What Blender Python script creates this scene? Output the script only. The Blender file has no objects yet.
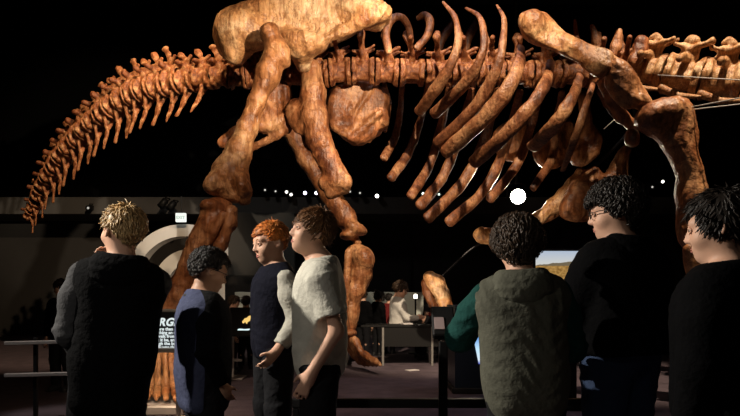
import bpy, math, random
import numpy as np
from mathutils import Vector, Matrix, Euler

SC = bpy.context.scene
COL = SC.collection
rnd = random.Random(7)
CAMZ, F, HY = 1.05, 620.0, 292.0


def W(px, py, y):
    """point in the room, at distance y, seen at (px, py) of the 740x416 photograph"""
    return np.array([(px - 370.0) / F * y, y, CAMZ + (HY - py) / F * y])


def A(*v):
    return np.array(v, dtype=float)


# ---------------------------------------------------------------- objects
def link(name, me, mat=None, parent=None, loc=None, rotz=0.0):
    o = bpy.data.objects.new(name, me)
    COL.objects.link(o)
    if mat is not None and me is not None and len(me.materials) == 0:
        me.materials.append(mat)
    if parent is not None:
        o.parent = parent
    if loc is not None:
        o.location = loc
    if rotz:
        o.rotation_euler = (0, 0, rotz)
    return o


def tag(o, label=None, cat=None, group=None, kind=None):
    if label:
        o['label'] = label
    if cat:
        o['category'] = cat
    if group:
        o['group'] = group
    if kind:
        o['kind'] = kind
    return o


def thing(name, label, cat, loc=(0, 0, 0), rotz=0.0, group=None):
    o = link(name, None, loc=loc, rotz=rotz)
    o.empty_display_size = 0.1
    return tag(o, label, cat, group)


def make_mesh(name, verts, faces, smooth=True):
    me = bpy.data.meshes.new(name)
    me.from_pydata([tuple(map(float, v)) for v in verts], [], [tuple(map(int, f)) for f in faces])
    if smooth:
        me.polygons.foreach_set('use_smooth', [True] * len(me.polygons))
    me.update()
    return me


class MB:
    """collects boxes, tubes and lofts into one mesh"""

    def __init__(self):
        self.v, self.f = [], []

    def add(self, vs, fs):
        b = len(self.v)
        self.v += [tuple(map(float, v)) for v in vs]
        self.f += [tuple(i + b for i in f) for f in fs]

    def box(self, c, s, R=None, bev=0.0):
        c = A(*c)
        h = A(*s) / 2
        R = np.eye(3) if R is None else R
        if bev <= 0:
            vs = [c + R @ (h * A(x, y, z)) for x in (-1, 1) for y in (-1, 1) for z in (-1, 1)]
            self.add(vs, [(0, 1, 3, 2), (4, 6, 7, 5), (0, 4, 5, 1), (2, 3, 7, 6), (0, 2, 6, 4), (1, 5, 7, 3)])
            return
        b = min(bev, min(h) * .9)
        vs, idx = [], {}
        for ax in range(3):
            for x in (-1, 1):
                for y in (-1, 1):
                    for z in (-1, 1):
                        p = h * A(x, y, z)
                        for k in range(3):
                            if k != ax:
                                p[k] -= b * (x, y, z)[k]
                        idx[(ax, x, y, z)] = len(vs)
                        vs.append(c + R @ p)
        fs = []
        sg = [(-1, -1), (1, -1), (1, 1), (-1, 1)]
        for ax in range(3):
            o1, o2 = [(1, 2), (2, 0), (0, 1)][ax]
            for s_ in (-1, 1):
                q = []
                for u, w in sg:
                    t = [0, 0, 0]
                    t[ax], t[o1], t[o2] = s_, u, w
                    q.append(idx[(ax, *t)])
                fs.append(q if s_ > 0 else q[::-1])
        for ax in range(3):
            o1, o2 = [(1, 2), (2, 0), (0, 1)][ax]
            for u in (-1, 1):
                for w in (-1, 1):
                    t0, t1 = [0, 0, 0], [0, 0, 0]
                    t0[ax], t1[ax] = -1, 1
                    for t in (t0, t1):
                        t[o1], t[o2] = u, w
                    q = [idx[(o1, *t0)], idx[(o1, *t1)], idx[(o2, *t1)], idx[(o2, *t0)]]
                    fs.append(q if u * w > 0 else q[::-1])
        for x in (-1, 1):
            for y in (-1, 1):
                for z in (-1, 1):
                    q = [idx[(0, x, y, z)], idx[(1, x, y, z)], idx[(2, x, y, z)]]
                    fs.append(q if x * y * z > 0 else q[::-1])
        self.add(vs, fs)

    def loft(self, pts, rad, n=10, flat=1.0, up=(0, 1, 0), wob=0.0, seed=0, samples=None, round_end=True):
        """swept elliptic bone/tube: rad = half width along the path, flat = depth ratio along up"""
        P = catmull(pts, samples) if samples else A(*pts)
        Rr = np.interp(np.linspace(0, 1, len(P)), np.linspace(0, 1, len(rad)), rad) if np.ndim(rad) else np.full(len(P), rad)
        if round_end:   # domed ends
            t0 = P[0] - P[1]; t0 = t0 / np.linalg.norm(t0)
            t1 = P[-1] - P[-2]; t1 = t1 / np.linalg.norm(t1)
            P = np.vstack([P[0] + t0 * Rr[0] * .62, P[0] + t0 * Rr[0] * .45, P, P[-1] + t1 * Rr[-1] * .45, P[-1] + t1 * Rr[-1] * .62])
            Rr = np.concatenate([[Rr[0] * .45, Rr[0] * .8], Rr, [Rr[-1] * .8, Rr[-1] * .45]])
        rs = random.Random(seed)
        ph = [rs.uniform(0, 6.28) for _ in range(6)]
        T = np.gradient(P, axis=0)
        T /= np.linalg.norm(T, axis=1)[:, None]
        u0 = A(*up)
        vs = []
        for i in range(len(P)):
            t = T[i]
            w = np.cross(t, u0)
            if np.linalg.norm(w) < 1e-3:
                w = np.cross(t, A(.3, .2, 1))
            w /= np.linalg.norm(w)
            v = np.cross(w, t)
            for k in range(n):
                a = 2 * math.pi * k / n
                r = Rr[i] * (1 + wob * (math.sin(2 * a + ph[0] + i * .5) * .5 + math.sin(3 * a + ph[1] - i * .9) * .35 + math.sin(i * 1.3 + ph[2]) * .4))
                vs.append(P[i] + w * math.cos(a) * r + v * math.sin(a) * r * flat)
        fs = []
        m = len(P)
        for i in range(m - 1):
            for k in range(n):
                k2 = (k + 1) % n
                fs.append((i * n + k, i * n + k2, (i + 1) * n + k2, (i + 1) * n + k))
        fs.append(tuple(range(n - 1, -1, -1)))
        fs.append(tuple((m - 1) * n + k for k in range(n)))
        self.add(vs, fs)

    def lathe(self, c, prof, axis=(0, 0, 1), n=20):
        """prof: list of (radius, height along axis)"""
        ax = A(*axis); ax /= np.linalg.norm(ax)
        w = np.cross(ax, A(.31, .87, .2)); w /= np.linalg.norm(w)
        v = np.cross(ax, w)
        vs = [A(*c) + ax * h + (w * math.cos(2 * math.pi * k / n) + v * math.sin(2 * math.pi * k / n)) * r for r, h in prof for k in range(n)]
        fs = []
        for i in range(len(prof) - 1):
            for k in range(n):
                k2 = (k + 1) % n
                fs.append((i * n + k, i * n + k2, (i + 1) * n + k2, (i + 1) * n + k))
        fs.append(tuple(range(n - 1, -1, -1)))
        fs.append(tuple((len(prof) - 1) * n + k for k in range(n)))
        self.add(vs, fs)

    def build(self, name, mat, parent=None, smooth=False, loc=None, rotz=0.0):
        return link(name, make_mesh(name, self.v, self.f, smooth), mat, parent, loc, rotz)


def catmull(pts, n):
    p = A(*pts)
    p = np.vstack([2 * p[0] - p[1], p, 2 * p[-1] - p[-2]])
    m = len(p) - 3
    out = []
    for t in np.linspace(0, m, n):
        i = min(int(t), m - 1)
        u = t - i
        a, b, c, d = p[i:i + 4]
        out.append(.5 * (2 * b + (c - a) * u + (2 * a - 5 * b + 4 * c - d) * u * u + (3 * b - a - 3 * c + d) * u ** 3))
    return np.array(out)


def smooth_poly(pts, per=4):
    """closed Catmull-Rom outline"""
    p = A(*pts)
    n = len(p)
    out = []
    for i in range(n):
        a, b, c, d = p[i - 1], p[i], p[(i + 1) % n], p[(i + 2) % n]
        for u in np.linspace(0, 1, per, endpoint=False):
            out.append(.5 * (2 * b + (c - a) * u + (2 * a - 5 * b + 4 * c - d) * u * u + (3 * b - a - 3 * c + d) * u ** 3))
    return np.array(out)


# ---------------------------------------------------------------- signed distance modelling
# a primitive is (op, k, kind, params): op u / s / i (join, cut, keep inside), k = blend width
def rotm(yaw=0, pitch=0, roll=0):
    return np.array(Euler((math.radians(pitch), math.radians(roll), math.radians(yaw)), 'XYZ').to_matrix())


def cap(a, b, ra, rb, k=.02, op='u'):
    return (op, k, 'c', (A(*a), A(*b), ra, rb))


def cut(a, b, ra, rb, k=.02, op='u'):
    return (op, k, 'k', (A(*a), A(*b), ra, rb))


def ell(c, r, R=None, k=.02, op='u'):
    return (op, k, 'e', (A(*c), A(*r), np.eye(3) if R is None else R))


def bxp(c, h, R=None, r=.005, k=.01, op='u'):
    return (op, k, 'b', (A(*c), A(*h), np.eye(3) if R is None else R, r))


def plate(poly, y0, T, r=None, k=.03, ax=0.0, az=0.0, op='u', cv=0.0):
    """outline in the x-z plane around depth y0 (leaning by ax, az per metre, bowed by cv), half thickness T"""
    return (op, k, 'p', (np.asarray(poly, float), y0, T, T * .85 if r is None else r, ax, az, cv))


def half(n, d, k=.01, op='i'):
    return (op, k, 'h', (A(*n), d))


def bounds(p):
    kd, q = p[2], p[3]
    if kd in 'ck':
        a, b, ra, rb = q
        return np.minimum(a - ra, b - rb), np.maximum(a + ra, b + rb)
    if kd == 'e':
        c, r, R = q
        e = np.sqrt(((R * r) ** 2).sum(1))
        return c - e, c + e
    if kd == 'b':
        c, h, R, _ = q
        e = np.abs(R) @ h
        return c - e, c + e
    if kd == 'p':
        P, y0, T, r, ax, az, cv = q
        lo, hi = P.min(0), P.max(0)
        cx, cz = P.mean(0)
        sp = abs(ax) * (hi[0] - lo[0]) + abs(az) * (hi[1] - lo[1]) + abs(cv)
        return A(lo[0], y0 - T - sp, lo[1]), A(hi[0], y0 + T + sp, hi[1])
    return None


def dist(p, X, Y, Z):
    kd, q = p[2], p[3]
    if kd in 'ck':
        a, b, ra, rb = q
        ab = b - a
        L2 = max(ab @ ab, 1e-9)
        t = ((X - a[0]) * ab[0] + (Y - a[1]) * ab[1] + (Z - a[2]) * ab[2]) / L2
        tc = np.clip(t, 0, 1)
        d = np.sqrt((X - a[0] - tc * ab[0]) ** 2 + (Y - a[1] - tc * ab[1]) ** 2 + (Z - a[2] - tc * ab[2]) ** 2) - (ra + (rb - ra) * tc)
        if kd == 'k':
            L = math.sqrt(L2)
            d = np.maximum(d, np.maximum(-t * L, (t - 1) * L))
        return d
    if kd == 'e':
        c, r, R = q
        x, y, z = X - c[0], Y - c[1], Z - c[2]
        u = [R[0, i] * x + R[1, i] * y + R[2, i] * z for i in range(3)]
        k0 = np.sqrt(sum((u[i] / r[i]) ** 2 for i in range(3)))
        k1 = np.sqrt(sum((u[i] / r[i] ** 2) ** 2 for i in range(3)))
        return k0 * (k0 - 1) / np.maximum(k1, 1e-6)
    if kd == 'b':
        c, h, R, rr = q
        x, y, z = X - c[0], Y - c[1], Z - c[2]
        u = [np.abs(R[0, i] * x + R[1, i] * y + R[2, i] * z) - h[i] + rr for i in range(3)]
        return np.sqrt(sum(np.maximum(v, 0) ** 2 for v in u)) + np.minimum(np.maximum(np.maximum(u[0], u[1]), u[2]), 0) - rr
    if kd == 'h':
        n, d = q
        return n[0] * X + n[1] * Y + n[2] * Z - d
    P, y0, T, r, ax, az, cv = q
    x2, z2 = X[:, 0, :] + 0 * Z[:, 0, :], Z[:, 0, :] + 0 * X[:, 0, :]
    d = np.full(x2.shape, 1e9)
    s = np.ones(x2.shape)
    n = len(P)
    for i in range(n):
        v, w = P[i], P[i - 1]
        e = w - v
        wx, wz = x2 - v[0], z2 - v[1]
        t = np.clip((wx * e[0] + wz * e[1]) / max(e @ e, 1e-12), 0, 1)
        d = np.minimum(d, (wx - e[0] * t) ** 2 + (wz - e[1] * t) ** 2)
        c1, c2, c3 = z2 >= v[1], z2 < w[1], e[0] * wz > e[1] * wx
        s = np.where((c1 & c2 & c3) | (~c1 & ~c2 & ~c3), -s, s)
    d = s * np.sqrt(d)
    c = P.mean(0)
    ext = P.max(0) - P.min(0)
    yc = y0 + ax * (x2 - c[0]) + az * (z2 - c[1]) + cv * (((x2 - c[0]) / ext[0] * 2) ** 2)
    a = (d + r)[:, None, :]
    b = np.abs(Y - yc[:, None, :]) - T + r
    return np.minimum(np.maximum(a, b), 0) + np.sqrt(np.maximum(a, 0) ** 2 + np.maximum(b, 0) ** 2) - r


class Waves:
    """cheap smooth noise: a sum of random plane waves"""

    def __init__(self, amp, wl, seed=0, n=5, stretch=(1, 1, 1)):
        r = random.Random(seed)
        self.w = []
        for i in range(n):
            d = A(r.gauss(0, 1), r.gauss(0, 1), r.gauss(0, 1))
            d = d / np.linalg.norm(d) * 2 * math.pi / (wl * r.uniform(.6, 1.6)) / A(*stretch)
            self.w.append((d, r.uniform(0, 6.28)))
        self.a = amp / math.sqrt(n / 2)

    def __call__(self, X, Y, Z):
        return self.a * sum(np.sin(d[0] * X + d[1] * Y + d[2] * Z + p) for d, p in self.w)


class Folds:
    """soft creases: warped ridges running across the direction d"""

    def __init__(self, amp, wl, d, seed=0, warp=1.2):
        r = random.Random(seed)
        d = A(*d) / np.linalg.norm(d)
        self.k = d * math.pi / wl
        o = A(r.gauss(0, 1), r.gauss(0, 1), r.gauss(0, 1))
        self.k2 = o / np.linalg.norm(o) * math.pi / (wl * 1.9)
        o = A(r.gauss(0, 1), r.gauss(0, 1), r.gauss(0, 1))
        self.k3 = o / np.linalg.norm(o) * math.pi / (wl * 3.1)
        self.p, self.a, self.warp = r.uniform(0, 6.28), amp, warp

    def __call__(self, X, Y, Z):
        w = self.warp * np.sin(self.k2[0] * X + self.k2[1] * Y + self.k2[2] * Z + self.p)
        m = .5 + .5 * np.sin(self.k3[0] * X + self.k3[1] * Y + self.k3[2] * Z + self.p * 2)
        return self.a * m * (np.abs(np.sin(self.k[0] * X + self.k[1] * Y + self.k[2] * Z + w)) - .6)


def sdf_mesh(name, prims, res, noise=(), zfine=None):
    """surface nets over the blended primitives -> closed mesh"""
    lo, hi = None, None
    for p in prims:
        if p[0] == 'u':
            a, b = bounds(p)
            lo = a if lo is None else np.minimum(lo, a)
            hi = b if hi is None else np.maximum(hi, b)
    pad = res * 3 + sum(abs(n.a) * 3 for n in noise)
    lo, hi = lo - pad, hi + pad
    xs = np.arange(lo[0], hi[0] + res, res)
    ys = np.arange(lo[1], hi[1] + res, res)
    if zfine:
        z0, fr = zfine
        zs = np.concatenate([np.arange(lo[2], z0, res * 1.6), np.arange(z0, hi[2] + fr, fr)])
    else:
        zs = np.arange(lo[2], hi[2] + res, res)
    G = np.full((len(xs), len(ys), len(zs)), .6, dtype=np.float32)
    for op, k, kd, q in prims:
        p = (op, k, kd, q)
        bb = bounds(p)
        if bb is None:
            sl = (slice(None),) * 3
        else:
            m = k + res * 4 + .012
            sl = tuple(slice(max(0, np.searchsorted(g, bb[0][i] - m) - 1), np.searchsorted(g, bb[1][i] + m) + 1) for i, g in enumerate((xs, ys, zs)))
        x, y, z = xs[sl[0]][:, None, None], ys[sl[1]][None, :, None], zs[sl[2]][None, None, :]
        if x.size == 0 or y.size == 0 or z.size == 0:
            continue
        d = dist(p, x, y, z)
        g = G[sl]
        k = max(k, 1e-6)
        if op == 'u':
            h = np.maximum(k - np.abs(g - d), 0) / k
            G[sl] = np.minimum(g, d) - h * h * k * .25
        else:
            d2 = -d if op == 's' else d
            h = np.maximum(k - np.abs(g - d2), 0) / k
            G[sl] = np.maximum(g, d2) + h * h * k * .25
    if noise:
        near = np.argwhere(np.abs(G) < pad)
        if len(near):
            i, j, k_ = near.T
            G[i, j, k_] += sum(n(xs[i], ys[j], zs[k_]) for n in noise)
    G[0], G[-1], G[:, 0], G[:, -1], G[:, :, 0], G[:, :, -1] = (.1,) * 6
    V, Q = nets(G, xs, ys, zs)
    me = bpy.data.meshes.new(name)
    me.vertices.add(len(V))
    me.vertices.foreach_set('co', V.astype(np.float32).ravel())
    me.loops.add(len(Q) * 4)
    me.loops.foreach_set('vertex_index', Q.astype(np.int32).ravel())
    me.polygons.add(len(Q))
    me.polygons.foreach_set('loop_start', np.arange(0, len(Q) * 4, 4, dtype=np.int32))
    me.polygons.foreach_set('use_smooth', np.ones(len(Q), dtype=bool))
    me.update(calc_edges=True)
    me.validate()
    return me


def nets(G, xs, ys, zs):
    ins = G < 0
    n = np.array(G.shape) - 1
    c = [ins[dx:dx + n[0], dy:dy + n[1], dz:dz + n[2]] for dx in (0, 1) for dy in (0, 1) for dz in (0, 1)]
    cnt = sum(a.astype(np.int8) for a in c)
    act = np.argwhere((cnt > 0) & (cnt < 8))
    ID = np.full(n, -1, dtype=np.int64)
    ID[tuple(act.T)] = np.arange(len(act))
    off = np.array([(dx, dy, dz) for dx in (0, 1) for dy in (0, 1) for dz in (0, 1)])
    val = np.stack([G[act[:, 0] + o[0], act[:, 1] + o[1], act[:, 2] + o[2]] for o in off], 1)
    acc = np.zeros((len(act), 3))
    num = np.zeros(len(act))
    for a in range(8):
        for b in range(a + 1, 8):
            if np.abs(off[a] - off[b]).sum() != 1:
                continue
            va, vb = val[:, a], val[:, b]
            m = (va < 0) != (vb < 0)
            t = np.where(m, va / np.where(m, va - vb, 1), 0)
            acc += np.where(m[:, None], off[a] + t[:, None] * (off[b] - off[a]), 0)
            num += m
    loc = acc / num[:, None]
    V = np.empty_like(loc)
    for i, g in enumerate((xs, ys, zs)):
        b = g[act[:, i]]
        V[:, i] = b + loc[:, i] * (g[act[:, i] + 1] - b)
    Q = []
    for ax in range(3):
        o1, o2 = (ax + 1) % 3, (ax + 2) % 3
        a = [slice(0, -1) if i == ax else slice(1, -1) for i in range(3)]
        b = [slice(1, None) if i == ax else slice(1, -1) for i in range(3)]
        s = ins[tuple(a)] != ins[tuple(b)]
        e = np.argwhere(s)
        if not len(e):
            continue
        e = e + np.array([0 if i == ax else 1 for i in range(3)])
        flip = ins[tuple(e.T)]
        u, w = np.eye(3, dtype=int)[o1], np.eye(3, dtype=int)[o2]
        q = np.stack([ID[tuple((e - u - w).T)], ID[tuple((e - w).T)], ID[tuple(e.T)], ID[tuple((e - u).T)]], 1)
        q[~flip] = q[~flip][:, ::-1]
        Q.append(q[(q >= 0).all(1)])
    return V, np.vstack(Q)


# ---------------------------------------------------------------- materials
def new_mat(name):
    m = bpy.data.materials.new(name)
    m.use_nodes = True
    nt = m.node_tree
    return m, nt, nt.nodes['Principled BSDF']


def mat(name, col, rough=.7, metal=0.0, var=0.0, scale=6.0, bump=0.0, bscale=60.0, spec=.3):
    """plain surface with an optional mottle and a fine grain"""
    m, nt, b = new_mat(name)
    b.inputs['Base Color'].default_value = (*col, 1)
    b.inputs['Roughness'].default_value = rough
    b.inputs['Metallic'].default_value = metal
    b.inputs['Specular IOR Level'].default_value = spec
    tc = nt.nodes.new('ShaderNodeTexCoord')
    if var:
        n = nt.nodes.new('ShaderNodeTexNoise')
        n.inputs['Scale'].default_value = scale
        n.inputs['Detail'].default_value = 5
        r = nt.nodes.new('ShaderNodeValToRGB')
        r.color_ramp.elements[0].color = (*[c * (1 - var) for c in col], 1)
        r.color_ramp.elements[1].color = (*[min(1, c * (1 + var)) for c in col], 1)
        r.color_ramp.elements[0].position, r.color_ramp.elements[1].position = .3, .7
        nt.links.new(tc.outputs['Object'], n.inputs['Vector'])
        nt.links.new(n.outputs['Fac'], r.inputs['Fac'])
        nt.links.new(r.outputs['Color'], b.inputs['Base Color'])
    if bump:
        n2 = nt.nodes.new('ShaderNodeTexNoise')
        n2.inputs['Scale'].default_value = bscale
        n2.inputs['Detail'].default_value = 4
        bp = nt.nodes.new('ShaderNodeBump')
        bp.inputs['Strength'].default_value = bump
        bp.inputs['Distance'].default_value = .02
        nt.links.new(tc.outputs['Object'], n2.inputs['Vector'])
        nt.links.new(n2.outputs['Fac'], bp.inputs['Height'])
        nt.links.new(bp.outputs['Normal'], b.inputs['Normal'])
    return m


def glow(name, col, strength):
    m, nt, b = new_mat(name)
    b.inputs['Base Color'].default_value = (.02, .02, .02, 1)
    b.inputs['Emission Color'].default_value = (*col, 1)
    b.inputs['Emission Strength'].default_value = strength
    return m


def bone_mat(name, cols, scale=2.2, bump=.3):
    """fossil bone: blotches of three tones, long cracks and a pitted grain"""
    m, nt, b = new_mat(name)
    N, L = nt.nodes.new, nt.links.new
    tc = N('ShaderNodeTexCoord')
    n = N('ShaderNodeTexNoise'); n.inputs['Scale'].default_value = scale; n.inputs['Detail'].default_value = 8; n.inputs['Roughness'].default_value = .62
    n.inputs['Distortion'].default_value = .6
    r = N('ShaderNodeValToRGB')
    e = r.color_ramp.elements
    e[0].position, e[0].color = .36, (*cols[0], 1)
    e[1].position, e[1].color = .64, (*cols[2], 1)
    k = e.new(.5); k.color = (*cols[1], 1)
    fine = N('ShaderNodeTexNoise'); fine.inputs['Scale'].default_value = scale * 11; fine.inputs['Detail'].default_value = 5
    mix = N('ShaderNodeMix'); mix.data_type = 'RGBA'; mix.blend_type = 'OVERLAY'; mix.inputs['Factor'].default_value = .6
    vor = N('ShaderNodeTexVoronoi'); vor.feature = 'DISTANCE_TO_EDGE'; vor.inputs['Scale'].default_value = scale * 1.7
    crk = N('ShaderNodeValToRGB'); crk.color_ramp.elements[0].position = 0.0; crk.color_ramp.elements[1].position = .035
    crk.color_ramp.elements[0].color = (.35, .3, .28, 1)
    mul = N('ShaderNodeMix'); mul.data_type = 'RGBA'; mul.blend_type = 'MULTIPLY'; mul.inputs['Factor'].default_value = .75
    L(tc.outputs['Object'], n.inputs['Vector']); L(tc.outputs['Object'], fine.inputs['Vector'])
    wv = N('ShaderNodeVectorMath'); wv.operation = 'ADD'
    L(tc.outputs['Object'], wv.inputs[0]); L(n.outputs['Color'], wv.inputs[1])
    L(wv.outputs[0], vor.inputs['Vector'])
    L(n.outputs['Fac'], r.inputs['Fac']); L(r.outputs['Color'], mix.inputs['A']); L(fine.outputs['Color'], mix.inputs['B'])
    gr = N('ShaderNodeRGBToBW'); L(fine.outputs['Color'], gr.inputs[0]); L(gr.outputs[0], mix.inputs['B'])
    L(vor.outputs['Distance'], crk.inputs['Fac']); L(mix.outputs['Result'], mul.inputs['A']); L(crk.outputs['Color'], mul.inputs['B'])
    L(mul.outputs['Result'], b.inputs['Base Color'])
    b.inputs['Roughness'].default_value = .42
    b.inputs['Specular IOR Level'].default_value = .45
    mp = N('ShaderNodeMapping'); mp.inputs['Scale'].default_value = (1, 1, .16)
    stn = N('ShaderNodeTexNoise'); stn.inputs['Scale'].default_value = scale * 9; stn.inputs['Detail'].default_value = 6; stn.inputs['Distortion'].default_value = .8
    L(tc.outputs['Object'], mp.inputs['Vector']); L(mp.outputs[0], stn.inputs['Vector'])
    sr = N('ShaderNodeValToRGB')
    sr.color_ramp.elements[0].position, sr.color_ramp.elements[0].color = .38, (.36, .27, .22, 1)
    sr.color_ramp.elements[1].position, sr.color_ramp.elements[1].color = .56, (1.0, 1.0, 1.0, 1)
    m3 = N('ShaderNodeMix'); m3.data_type = 'RGBA'; m3.blend_type = 'MULTIPLY'; m3.inputs['Factor'].default_value = .7
    L(stn.outputs['Fac'], sr.inputs['Fac']); L(mul.outputs['Result'], m3.inputs['A']); L(sr.outputs['Color'], m3.inputs['B'])
    L(m3.outputs['Result'], b.inputs['Base Color'])
    add0 = N('ShaderNodeMath'); add0.operation = 'ADD'
    add = N('ShaderNodeMath'); add.operation = 'ADD'
    L(n.outputs['Fac'], add0.inputs[0]); L(fine.outputs['Fac'], add0.inputs[1])
    L(add0.outputs[0], add.inputs[0]); L(stn.outputs['Fac'], add.inputs[1])
    bp = N('ShaderNodeBump'); bp.inputs['Strength'].default_value = bump; bp.inputs['Distance'].default_value = .05
    L(add.outputs[0], bp.inputs['Height']); L(bp.outputs['Normal'], b.inputs['Normal'])
    return m
# ================================================================ the dinosaur skeleton
BONE = bone_mat('fossil_bone', [(.11, .032, .012), (.34, .125, .045), (.60, .30, .135)])
PALE = bone_mat('pale_fossil_bone', [(.28, .105, .035), (.56, .29, .12), (.76, .50, .28)], 2.6)
RIBM = bone_mat('rib_bone', [(.10, .033, .014), (.28, .105, .042), (.52, .26, .12)], 3.4)
VERT = bone_mat('vertebra_bone', [(.12, .032, .012), (.34, .115, .04), (.60, .28, .12)], 4.5)
SCAP = bone_mat('scapula_bone', [(.20, .07, .022), (.46, .20, .075), (.68, .40, .19)], 2.4)
STEEL = mat('dark_steel', (.03, .03, .032), .35, .8)
WIRE = mat('bright_wire', (.7, .68, .64), .35, .6)

DL = A(-.6, 7.1, 0)
DINO = thing('dinosaur_skeleton', 'huge mounted long-necked dinosaur skeleton of orange-brown bones striding above the children', 'dinosaur skeleton', tuple(DL))


def dpart(name, me, m, parent=None, label=None):
    o = link(name, me, m, parent or DINO, None if parent else tuple(-DL))
    if label:
        o['label'] = label
    return o


def M(px, y):   # pixels -> metres at a distance
    return px / F * y


def bone(name, prims, res=.02, m=BONE, amp=.010, wl=.22, seed=0, label=None):
    nz = [Waves(amp * .40, wl * 1.2, seed), Waves(amp * .16, wl * .35, seed + 1), Folds(amp * 1.1, .10, (1, .8, .25), seed, 1.6), Folds(amp * .8, .045, (1, .6, .1), seed + 2, 2.0)]
    return dpart(name, sdf_mesh(name, prims, res, nz), m, None, label)


def chain(pts, y, k=.06, flat=None):
    """round cones through (px, py, r_px[, y]) stations"""
    out = []
    S_ = []
    for p in pts:
        yy = p[3] if len(p) > 3 else y
        S_.append((W(p[0], p[1], yy), M(p[2], yy)))
    for (a, ra), (b, rb) in zip(S_, S_[1:]):
        out.append(cap(a, b, ra, rb, k))
    return out


def outline(pts, y):
    return smooth_poly([W(a, b, y)[[0, 2]] for a, b in pts], 4)


# ---- pelvis: the near hip blade
YI = 6.35
il = outline([(212, 40), (211, 27), (217, 12), (232, 3), (262, -2), (300, -3), (340, -7), (378, -4), (389, 8), (388, 18), (376, 26), (352, 25), (336, 30), (320, 40),
              (302, 47), (284, 48), (262, 44), (250, 47), (240, 60), (229, 59), (219, 52)], YI)
bone('ilium', [plate(il, YI, .13, .10, ax=-.05, cv=.10),
               ell(W(362, 12, YI - .06), (M(30, YI), .15, M(11, YI)), rotm(roll=12), .08),
               ell(W(243, 30, YI - .05), (M(26, YI), .17, M(20, YI)), None, .12),
               ell(W(305, 40, YI - .05), (M(22, YI), .18, M(17, YI)), None, .10),
               cap(W(318, 40, YI - .1), W(385, 12, YI - .13), .05, .085, .04),
               cap(W(300, 48, YI), W(304, 66, YI + .2), .13, .08, .08),
               cap(W(236, 30, YI - .02), W(231, 56, YI), .10, .07, .08),
               ell(W(300, 22, YI - .17), (M(34, YI), .09, M(7, YI)), rotm(roll=8), .07, 's'),
               ell(W(352, 27, YI - .20), (M(22, YI), .06, M(3.5, YI)), rotm(roll=14), .03, 's'),
               ], .022, PALE, .016, .30, 3, 'pale broad hip blade')
# the far hip blade, mostly hidden
il2 = outline([(230, 45), (226, 30), (240, 16), (290, 8), (340, 6), (368, 14), (366, 28), (335, 44), (305, 56), (270, 52), (250, 60)], 8.0)
bone('ilium', [plate(il2, 8.0, .12, .09, ax=.05, cv=-.1)], .04, BONE, .012, .3, 4)

# ---- pubis with its knobbed end, the second one a round plate
YP = 6.85
bone('pubis', chain([(311, 70, 10), (313, 92, 12), (314, 116, 13), (320, 140, 12), (328, 160, 10.5), (336, 178, 12)], YP, .06) + [
    cap(W(327, 183, YP), W(345, 182, YP - .05), M(9, YP), M(8, YP), .04), cap(W(331, 193, YP), W(345, 188, YP), M(7, YP), M(6, YP), .03),
    ell(W(299, 116, YP + .05), (M(13, YP), .10, M(19, YP)), rotm(roll=-12), .07),
    ell(W(300, 100, YP - .25), (M(5, YP), .1, M(14, YP)), rotm(roll=6), .06, 's')], .02, BONE, .013, .2, 5)
YD = 7.5
dp = outline([(334, 92), (346, 84), (364, 80), (380, 86), (388, 101), (387, 121), (374, 137), (357, 144), (341, 137), (329, 119), (328, 104)], YD)
bone('pubis', [plate(dp, YD, .12, .09, ax=.22, az=-.1), cap(W(346, 124, YD - .13), W(383, 96, YD + .0), .06, .05, .08),
               cap(W(337, 94, YD - .05), W(336, 124, YD - .1), .09, .09, .08),
               ell(W(364, 108, YD - .18), (M(15, YD), .09, M(9, YD)), rotm(roll=-38), .08, 's'),
               cap(W(384, 92, YD + .06), W(386, 124, YD + .04), .045, .05, .03), ell(W(378, 108, YD - .14), (M(3, YD), .08, M(17, YD)), rotm(roll=6), .04, 's'),
               cap(W(342, 132, YD - .1), W(372, 88, YD - .12), .035, .03, .05), cap(W(352, 138, YD - .1), W(380, 112, YD - .1), .03, .03, .05)], .02, BONE, .016, .24, 6)
# ---- ischium plate and its thin rod
YS = 7.0
isp = outline([(254, 84), (282, 78), (290, 96), (288, 120), (278, 131), (260, 133), (250, 124), (248, 104)], YS)
bone('ischium', [plate(isp, YS, .09, .07, az=.1), cap(W(246, 152, YS + .1), W(288, 128, YS), .035, .06, .05),
                 ell(W(280, 100, YS - .1), (M(5, YS), .06, M(14, YS)), None, .04, 's')], .02, BONE, .012, .2, 7)
bone('ischium', chain([(222, 143, 5.5), (236, 132, 5), (262, 112, 7)], 7.6, .05), .03, BONE, .01, .2, 8)

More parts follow.
